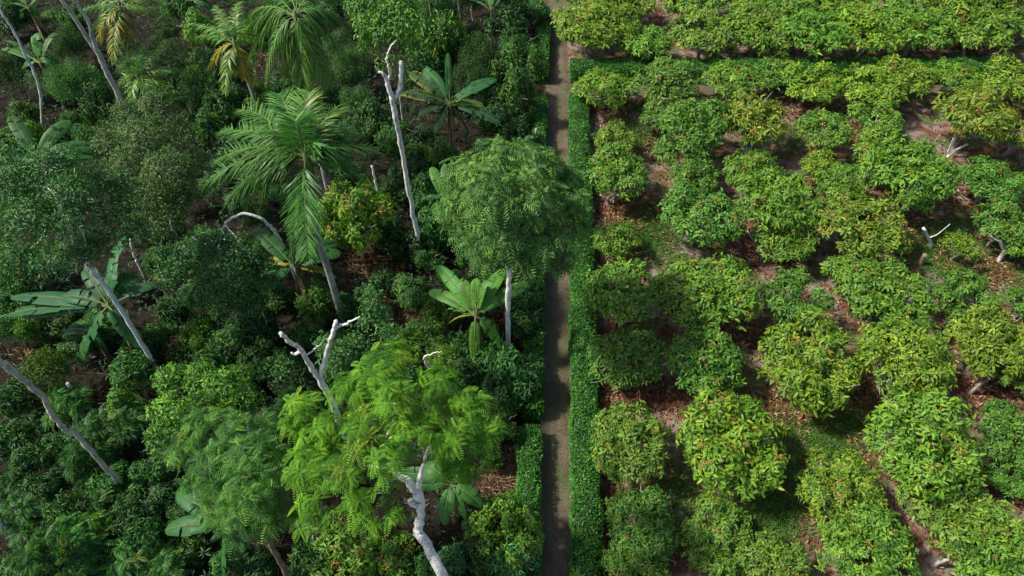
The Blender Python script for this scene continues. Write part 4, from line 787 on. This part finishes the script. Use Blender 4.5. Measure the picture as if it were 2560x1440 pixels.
palm('tall palm near the top with drooping plume-like fronds on a pale trunk', [(827, 500), (808, 415), (790, 330), (778, 240), (770, 165)], (742, 52), 7.9,
     [(612, 60, -1.0), (625, 150, -1.8), (665, 205, -2.0, dict(col=(1.9, 1.8, 1.1))), (712, 215, -2.2, dict(col=(2.3, 2.1, 1.0))), (765, 235, -2.3, LF), (815, 210, -2.0, dict(col=(2, 1.9, 1))), (860, 140, -1.5), (878, 70, -1.0), (860, -10, -.6), (790, -70, -.3), (700, -80, -.3), (630, -20, -.6), (590, 110, -1.6), (840, 60, -1.0), (700, 120, -1.6, dict(col=(1.9, 1.8, 1.1))), (650, 90, -1.2)],
     52, leaf=.62, nleaf=90, r=.12, lift=1.0, droop=1.0, col=(1.8, 1.8, 1.2), wid=.032)
palm('shorter palm with orange-yellow lower fronds on a ringed trunk', [(662, 325), (643, 262), (622, 205)], (590, 118), 4.7,
     [(484, 98, -.6), (470, 60, -.3), (524, 168, -.9, YF), (562, 228, -1.2), (632, 205, -1.3, YF), (538, 15, .4), (600, 5, .8), (640, 45, .3), (668, 110, -.4), (610, 190, -1.2, YF), (560, 60, .5)],
     53, leaf=.50, nleaf=44, r=.11, lift=.55, droop=.55, col=(2.3, 2.1, 1.0), wid=.045)
palm('palm with golden hanging fronds near the upper left double trunk', [(382, 218), (356, 165), (336, 118)], (306, 32), 4.8,
     [(240, 112, -.9, YF), (285, 155, -1.3, dict(col=(1.8, 1.5, .8), flush=.3)), (195, 40, -.5), (205, -20, 0), (270, -55, .3), (360, -40, .2), (425, 45, -.6), (415, 5, -.3), (365, 105, -1.3, DF), (330, 130, -1.4, dict(col=(2, 1.5, .6), flush=.5)), (235, 75, -.7)],
     54, leaf=.52, nleaf=44, r=.085, lift=.6, droop=.55, col=(2.3, 2.1, 1.0), wid=.042)
palm('small low palm with stiff light fronds behind the domed tree', [(392, 262), (384, 240)], (350, 205), 2.4,
     [(288, 70, .9), (300, 165, .3, LF), (352, 120, 1.1), (385, 135, .9), (436, 180, .2, LF), (430, 225, -.3, LF), (330, 250, -.3), (385, 250, -.4), (300, 215, -.1)],
     55, leaf=.46, nleaf=36, r=.07, lift=.5, droop=.3, col=(2.4, 2.3, 1.1), wid=.045)

# ------------------------------------------------------------------ bananas
def blade(root, rng, p0, tip, lift, width, col, flush, dead=False, torn=.4, lab=None, fold=.25):
    n = 26; t = np.linspace(0, 1, n)[:, None]; d = tip - p0; mid = p0 + d * .5 + np.array((0, 0, lift)); C_ = (1 - t) ** 2 * p0 + 2 * t * (1 - t) * mid + t * t * tip
    tg = norm(np.gradient(C_, axis=0)); hz_ = np.cross(tg, (0, 0, 1.0)); s = norm(hz_ + 1e-6); roll = rng.normal(0, .35); up = norm(np.cross(s, tg)); s, up = s * math.cos(roll) + up * math.sin(roll), up * math.cos(roll) - s * math.sin(roll)
    tt = t[:, 0]; st_ = .12; q = np.clip((tt - st_) / (1 - st_), 0, 1); wd = width * .5 * np.clip(np.sin(np.pi * np.clip(q * .93 + .07, 0, 1)) ** .42, 0, 1) * (tt > st_); wd[-1] = .01
    mb = MB(); tube(mb, C_, np.linspace(.032, .006, n), 6, mi=1)
    for sg in (-1, 1):
        i = 2; k0 = [j for j in range(n) if tt[j] > st_][0]; i = k0
        while i < n - 1:
            L_ = 1 + int(rng.integers(0, 3)) if rng.random() < torn else int(rng.integers(3, 8)); j = min(n - 1, i + L_)
            dz = rng.normal(0, .30 if torn > .2 else .12); f = fold + dz; sh = rng.normal(0, .012); rows = []
            for m_ in range(i, j + 1):
                e = sg * s[m_]; w_ = wd[m_]; sweep = tg[m_] * w_ * .25
                rows += [C_[m_], C_[m_] + e * w_ * .5 + up[m_] * w_ * f * .5 + sweep * .4, C_[m_] + e * w_ * .97 + up[m_] * w_ * (f * .35 - .18) + sweep + tg[m_] * sh]
            if torn > .2:                      # a slit: the far edge of the panel draws back a little
                rows[2] = rows[2] + tg[i] * .012 * rng.random(); rows[-1] = rows[-1] - tg[j] * .012 * rng.random()
            m3 = j - i; qd = [(a * 3 + b_, a * 3 + b_ + 1, a * 3 + b_ + 4, a * 3 + b_ + 3) for a in range(m3) for b_ in range(2)]
            lv = np.clip(.5 + rng.normal(0, .12) + rng.normal(0, .10, len(rows)), 0, 1); wr = np.full(len(rows), .35 + .3 * rng.random()); wr[2::3] = .8 + .2 * rng.random()
            mb.add(rows, None, qd, np.stack([lv, wr, rng.random(len(rows))], 1), 0); i = j
    o = mb.build('leaf', ['dryfrond' if dead else 'banana', 'dry_rib' if dead else 'rib'], root, smooth=True); o.color = (*col, flush)
    if lab: o['label'] = lab
    return o
def banana(label, heart, zc, leaves, seed, col=(1, 1, 1), width=.55, torn=.32, lift=.42, rs_=.09):
    rng = np.random.default_rng(seed); h = gz(heart[0], heart[1], zc); base = np.array((h[0] + rng.normal(0, .08), h[1] - .1, 0)); root = empty('banana_plant', base, label, 'banana plant', 'banana plants of the shade forest')
    hb = h - base; mb = MB(); p, r = smooth_path([(0, 0, -.1), hb * .5 + (.03, 0, 0), hb], [rs_ * 1.25, rs_, rs_ * .6], 5); tube(mb, p, r, 10, bump=.1, rng=rng); mb.build('stem', 'banana_stem', root, smooth=True)
    for q in range(3 if zc > 2 else 1):
        a = rng.uniform(0, 6.28); blade(root, rng, hb - np.array((0, 0, .15)), hb * np.array((1, 1, .25)) + np.array((math.cos(a) * .28, math.sin(a) * .28, 0)), .15, .22, (1, 1, 1), 0, dead=True, torn=.9, lab='dead brown hanging leaf')
    for f in leaves:
        tx, ty, dz = f[:3]; kw = dict(f[3]) if len(f) > 3 else {}; tip = gz(tx, ty, zc + dz) - base; lf = kw.pop('lift', lift); wd = kw.pop('width', width) * 1.0; tn = kw.pop('torn', torn)
        a = dict(col=tuple(c * rng.uniform(.85, 1.15) for c in col), flush=0.0); a.update(kw); blade(root, rng, hb, tip, lf, wd, torn=tn, **a)
    return root
BY = dict(col=(2.0, 1.7, .8), flush=.5, lab='yellowing leaf'); BB = dict(torn=.9, col=(1.2, 1, .7), flush=.3, lab='leaf with brown ragged edges'); BD = dict(dead=True, torn=.9, width=.28, lab='dead brown hanging leaf'); BL = dict(col=(1.7, 1.6, .9), lab='bright leaf')  # BL tint: young leaves, and sunlight painted into the colour of lit ones
banana('large banana plant with brown-edged ragged leaves behind the drooping tree', (1125, 262), 3.2, [(1022, 182, .3, BB), (1060, 172, .7), (1120, 132, 1.5, dict(width=.3)), (1242, 198, .4), (1212, 268, -.2, dict(BY, width=.38)), (1250, 308, -.6), (1000, 235, -.1, BB), (1035, 258, -.4), (1045, 288, -.7), (1085, 335, -1.3), (1132, 362, -2.2, BD), (1172, 335, -1.9, BD), (1160, 235, .6, dict(width=.35))], 61, col=(.95, 1.0, 1.15))
banana('light green banana plant with many arching leaves left of the slim white trunk', (1190, 790), 3.0, [(1092, 665, .5), (1072, 728, -.1, dict(torn=.7)), (1190, 695, .9, dict(width=.35)), (1215, 700, .9, dict(width=.3)), (1262, 672, .6, dict(torn=.6)), (1322, 710, .1, BL), (1252, 862, -1.2, dict(torn=.7)), (1184, 905, -1.6, dict(torn=.7, width=.35)), (1122, 808, -.8, dict(BY, width=.25)), (1120, 775, -.6), (1250, 745, .2), (1150, 700, .7)], 62, col=(2.7, 2.2, 1.1), width=.46)
banana('banana plant with broad smooth leaves in front of the hanging palm frond', (736, 668), 2.7, [(634, 572, .6), (650, 588, .3, BL), (852, 632, .0), (845, 608, .0), (662, 655, -.3, dict(BY, width=.35)), (690, 692, -.7), (842, 694, -.9, dict(BY, width=.35)), (730, 588, 1.2, dict(width=.18)), (785, 602, .5)], 63, col=(1.15, 1.15, 1.1))
banana('huge wide-leaved banana plant crossed by the slanting blue-grey trunk', (272, 765), 3.3, [(308, 588, .8, dict(width=.62)), (212, 665, .4), (392, 712, .1), (28, 742, -.6, dict(width=.62)), (155, 742, -.1), (0, 790, -1.0), (352, 868, -1.0), (285, 680, .9), (345, 690, .2), (50, 790, -1.2), (215, 880, -1.4)], 64, col=(1.0, 1.08, 1.3), width=.56)
banana('banana plant with upright leaves at the left edge', (95, 395), 2.6, [(28, 290, .9), (178, 303, .6), (240, 368, -.1), (245, 392, -.4), (178, 412, -.6), (38, 345, .3, dict(width=.3)), (52, 420, -.5)], 65, col=(1.15, 1.2, 1.15))
banana('banana plant with two upright lit leaves in the upper left', (100, 158), 2.3, [(94, 82, .9, BL), (140, 82, .8), (5, 122, -.1), (12, 100, .1), (55, 172, -.6), (150, 160, -.2)], 66, col=(1.35, 1.35, 1.0), width=.48)
banana('low bright banana plant right of the thick white trunk', (1130, 1212), 2.3, [(1108, 1312, -.6, dict(col=(1.3, 1.4, 1.0))), (1206, 1266, -.4, BL), (1162, 1175, .3, BL), (1165, 1302, -.7, dict(BL, width=.22)), (1000, 1182, -.1), (1018, 1225, -.4), (1060, 1160, .2)], 67, col=(1.2, 1.25, 1.1), width=.42)
banana('banana plant with dark broad leaves near the bottom of the forest', (568, 1312), 2.2, [(412, 1325, -.3, dict(width=.55)), (442, 1232, .1), (492, 1292, .2, BL), (560, 1440, -1.3, dict(width=.35)), (610, 1385, -.9), (560, 1230, .4)], 68, col=(.95, 1.1, 1.0))
banana('banana plant half hidden behind the left of the drooping tree', (1108, 500), 2.2, [(1078, 418, .6, BL), (1112, 408, .8, dict(width=.3)), (1052, 502, -.2), (1072, 528, -.6), (1160, 450, .2)], 69, col=(1.1, 1.2, 1.1), width=.42)
banana('banana plant with a folded dead tan leaf at the top edge', (1228, 30), 2.3, [(1290, 22, -.9, dict(BD, lift=.9, width=.4)), (1175, 2, .2), (1228, -45, .8), (1265, -30, .4), (1200, -40, .6)], 70, col=(1.2, 1.3, 1.2), width=.4)
banana('banana plant at the top edge between the golden and yellow palms', (478, 2), 2.5, [(405, 22, -.2), (445, 40, -.5), (532, 25, -.4), (525, -35, .3), (385, 62, -.9, dict(BL, width=.35)), (450, -50, .5), (640, 15, -.5)], 71, col=(1.1, 1.2, 1.2), width=.42)
banana('small banana plant in the top left corner', (72, 22), 2.2, [(45, -25, .5), (112, -5, .3, BL), (55, 45, -.5), (100, 42, -.5, BL), (20, 15, -.1)], 72, col=(1.5, 1.5, 1.0), width=.36)
banana('low banana plant with one hanging leaf left of the slanting trunk', (228, 828), 1.9, [(202, 918, -1.0, dict(width=.45)), (150, 835, -.4), (262, 880, -.8)], 73, col=(.9, 1.05, 1.1), width=.4)

# ------------------------------------------------------------------ loose ground things: fallen leaves, grass, undergrowth
rg = np.random.default_rng(9)
def off_path(P, mrg=.05):
    on = np.abs(P[:, 0] - path_x(P[:, 1])) < PW / 2 + mrg
    cr = (P[:, 1] > CY0) & (P[:, 1] < CY1) & (P[:, 0] > path_x(CY0))
    return ~(on | cr)
def scatter_leaves(name, P, mats, Lr, Wr, tilt, rich, up=.2, lvf=None, label=None, z0=.02):
    n = len(P); a = rg.random(n) * 6.283; D = np.stack([np.cos(a), np.sin(a), rg.normal(up, tilt, n)], 1); N = norm(np.stack([rg.normal(0, .3, n), rg.normal(0, .3, n), np.ones(n)], 1))
    L_ = rg.uniform(*Lr, n); W_ = rg.uniform(*Wr, n); lv = rg.random(n) if lvf is None else lvf(P)
    mb = MB(); P3 = np.concatenate([P, (z0 + rg.random(n) * .03)[:, None]], 1)
    if rich: rich_leaves(mb, P3, D, N, L_, W_, lv, np.zeros(n), rg, droop=rg.uniform(-.2, .5, n), fold=.5)
    else: small_leaves(mb, P3, D, N, L_, W_, lv, np.zeros(n), rg)
    o = mb.build(name, mats); o.color = (1, 1, 1, 0); return tag(o, label, None, None, 'stuff')
pts = []
for bx, by, br in bases:
    k = 120 if by > 33 else 230
    a = rg.random(k) * 6.283; r = br * (1.15 * np.sqrt(rg.random(k)) + .12 * rg.normal(size=k)); pts.append(np.stack([bx + .25 * br + r * np.cos(a), by - .1 * br + r * np.sin(a)], 1))
for (px, py, rr, k) in [(1560, 530, 60, 900), (1640, 520, 25, 150), (1560, 985, 60, 700), (1675, 1000, 40, 400), (1850, 830, 70, 500), (2270, 540, 60, 800), (2390, 500, 60, 500), (2480, 680, 45, 400), (2120, 310, 35, 250), (2030, 290, 40, 300), (1990, 1010, 70, 900), (2150, 990, 50, 400), (2480, 1000, 60, 600), (2200, 1140, 45, 450), (1640, 380, 30, 300),
                         (1880, 620, 55, 500), (1290, 780, 30, 300), (2540, 280, 40, 300), (2440, 120, 50, 250), (1640, 25, 40, 200), (1990, 120, 40, 200), (1540, 260, 30, 200)]:
    c = gz(px, py); s = rr * mpp(c); pts.append(np.stack([rg.normal(c[0], s * .7, k), rg.normal(c[1], s * .7, k)], 1))
P = np.concatenate(pts); P = P[off_path(P)]
scatter_leaves('fallen_leaves', P, 'litter', (.13, .24), (.04, .075), .25, True, label='red-brown fallen cacao leaves on the orchard floor')
k = 9000; P = np.stack([rg.uniform(-30, path_x(20) - .6, k), 2 + 38 * rg.random(k)], 1); P = P[off_path(P, .2)]
scatter_leaves('forest_litter', P, 'floorlitter', (.12, .3), (.03, .07), .3, True, label='dead leaves and straw on the forest floor')
k = 500; yy = rg.uniform(4, 45, k); P = np.stack([path_x(yy) + PW * .5 * np.sign(rg.normal(size=k)) * (1 - rg.random(k) ** 2 * .9), yy], 1)
scatter_leaves('path_debris', P, 'litter', (.05, .14), (.015, .04), .15, True, label='small dead leaves strewn on the path')
k = 5200; yy = rg.uniform(4, 45, k); P = np.stack([path_x(yy) + PW * .52 * np.sign(rg.normal(size=k)) * (1 - rg.random(k) ** 2 * .55), yy], 1); k = 2600; P2 = np.stack([rg.normal(0, .20, k), rg.normal(0, 1.0, k)], 1); ctr = np.array([gz(*q)[:2] for q in ((1415, 1110), (1405, 1010), (1398, 265), (1400, 720), (1385, 1200))])[rg.integers(0, 5, k)]
P = np.concatenate([P, P2 + ctr])
scatter_leaves('path_weeds', P, 'grass', (.02, .055), (.008, .018), .5, False, up=.5, label='tiny weeds and moss growing on the earth path', z0=.008)
pts = []                                   # dry straw in the forest openings
for (px, py, rr, k) in [(930, 640, 80, 900), (1000, 775, 60, 700), (880, 610, 50, 400), (1060, 650, 50, 300), (1270, 1180, 50, 500), (1250, 1230, 50, 500), (380, 1170, 55, 450), (100, 870, 50, 300), (120, 1250, 50, 250), (640, 150, 40, 250), (260, 1000, 40, 200), (620, 1400, 60, 250), (960, 920, 50, 300), (470, 110, 40, 150)]:
    c = gz(px, py); s = rr * mpp(c); pts.append(np.stack([rg.normal(c[0], s * .6, k), rg.normal(c[1], s * .6, k)], 1))
P = np.concatenate(pts); P = P[off_path(P, .3)]
scatter_leaves('dry_straw', P, 'dryfrond', (.2, .5), (.01, .03), .25, False, label='tan dry straw in the forest openings')
pts = []
for (px, py, rx, ry, k) in [(1625, 590, 42, 45, 4420), (1620, 535, 35, 25, 2040), (2080, 1075, 80, 55, 8840), (1960, 1220, 60, 60, 4250), (1840, 1260, 60, 40, 2040), (2350, 590, 60, 30, 3060), (2375, 660, 65, 45, 5100), (2552, 480, 30, 60, 4420), (2540, 680, 30, 40, 1530), (1600, 340, 30, 45, 2550), (1625, 270, 40, 15, 1190), (1700, 1250, 40, 60, 1530), (1970, 345, 40, 25, 1190), (1400, 640, 20, 60, 850), (2060, 240, 60, 20, 850), (1900, 1330, 50, 40, 1530), (2430, 540, 40, 25, 1020)]:
    c = gz(px, py); s = mpp(c); pts.append(np.stack([rg.normal(c[0], rx * s, k), rg.normal(c[1], ry * s * 1.25, k)], 1))
P = np.concatenate(pts); P = P[off_path(P, .0)]
scatter_leaves('grass', P, 'grass', (.06, .13), (.025, .05), .5, False, up=.7, label='low green weeds and grass between the orchard trees')
k = 10000; P = np.stack([rg.uniform(-30, path_x(20) - .9, k), 2 + 38 * rg.random(k)], 1)
keep = np.ones(k, bool)
for (px, py, rr) in [(930, 640, 70), (1000, 780, 60), (640, 150, 50), (1260, 1200, 60), (1210, 40, 30), (620, 1400, 60)]:
    c = gz(px, py); keep &= np.hypot(P[:, 0] - c[0], P[:, 1] - c[1]) > rr * mpp(c)
P = P[keep & off_path(P, .6)]; mb = MB(); P3 = np.concatenate([P, rg.uniform(.05, .8, len(P))[:, None]], 1)
whorl_leaves(mb, rg, P3, np.tile((0, 0, 1.0), (len(P3), 1)), 7, .2, .06, False, (30, 95), .2, .2)
o = mb.build('undergrowth', 'under'); o.color = (1, 1, 1, 0); tag(o, 'low dark undergrowth on the forest floor', kind='stuff')
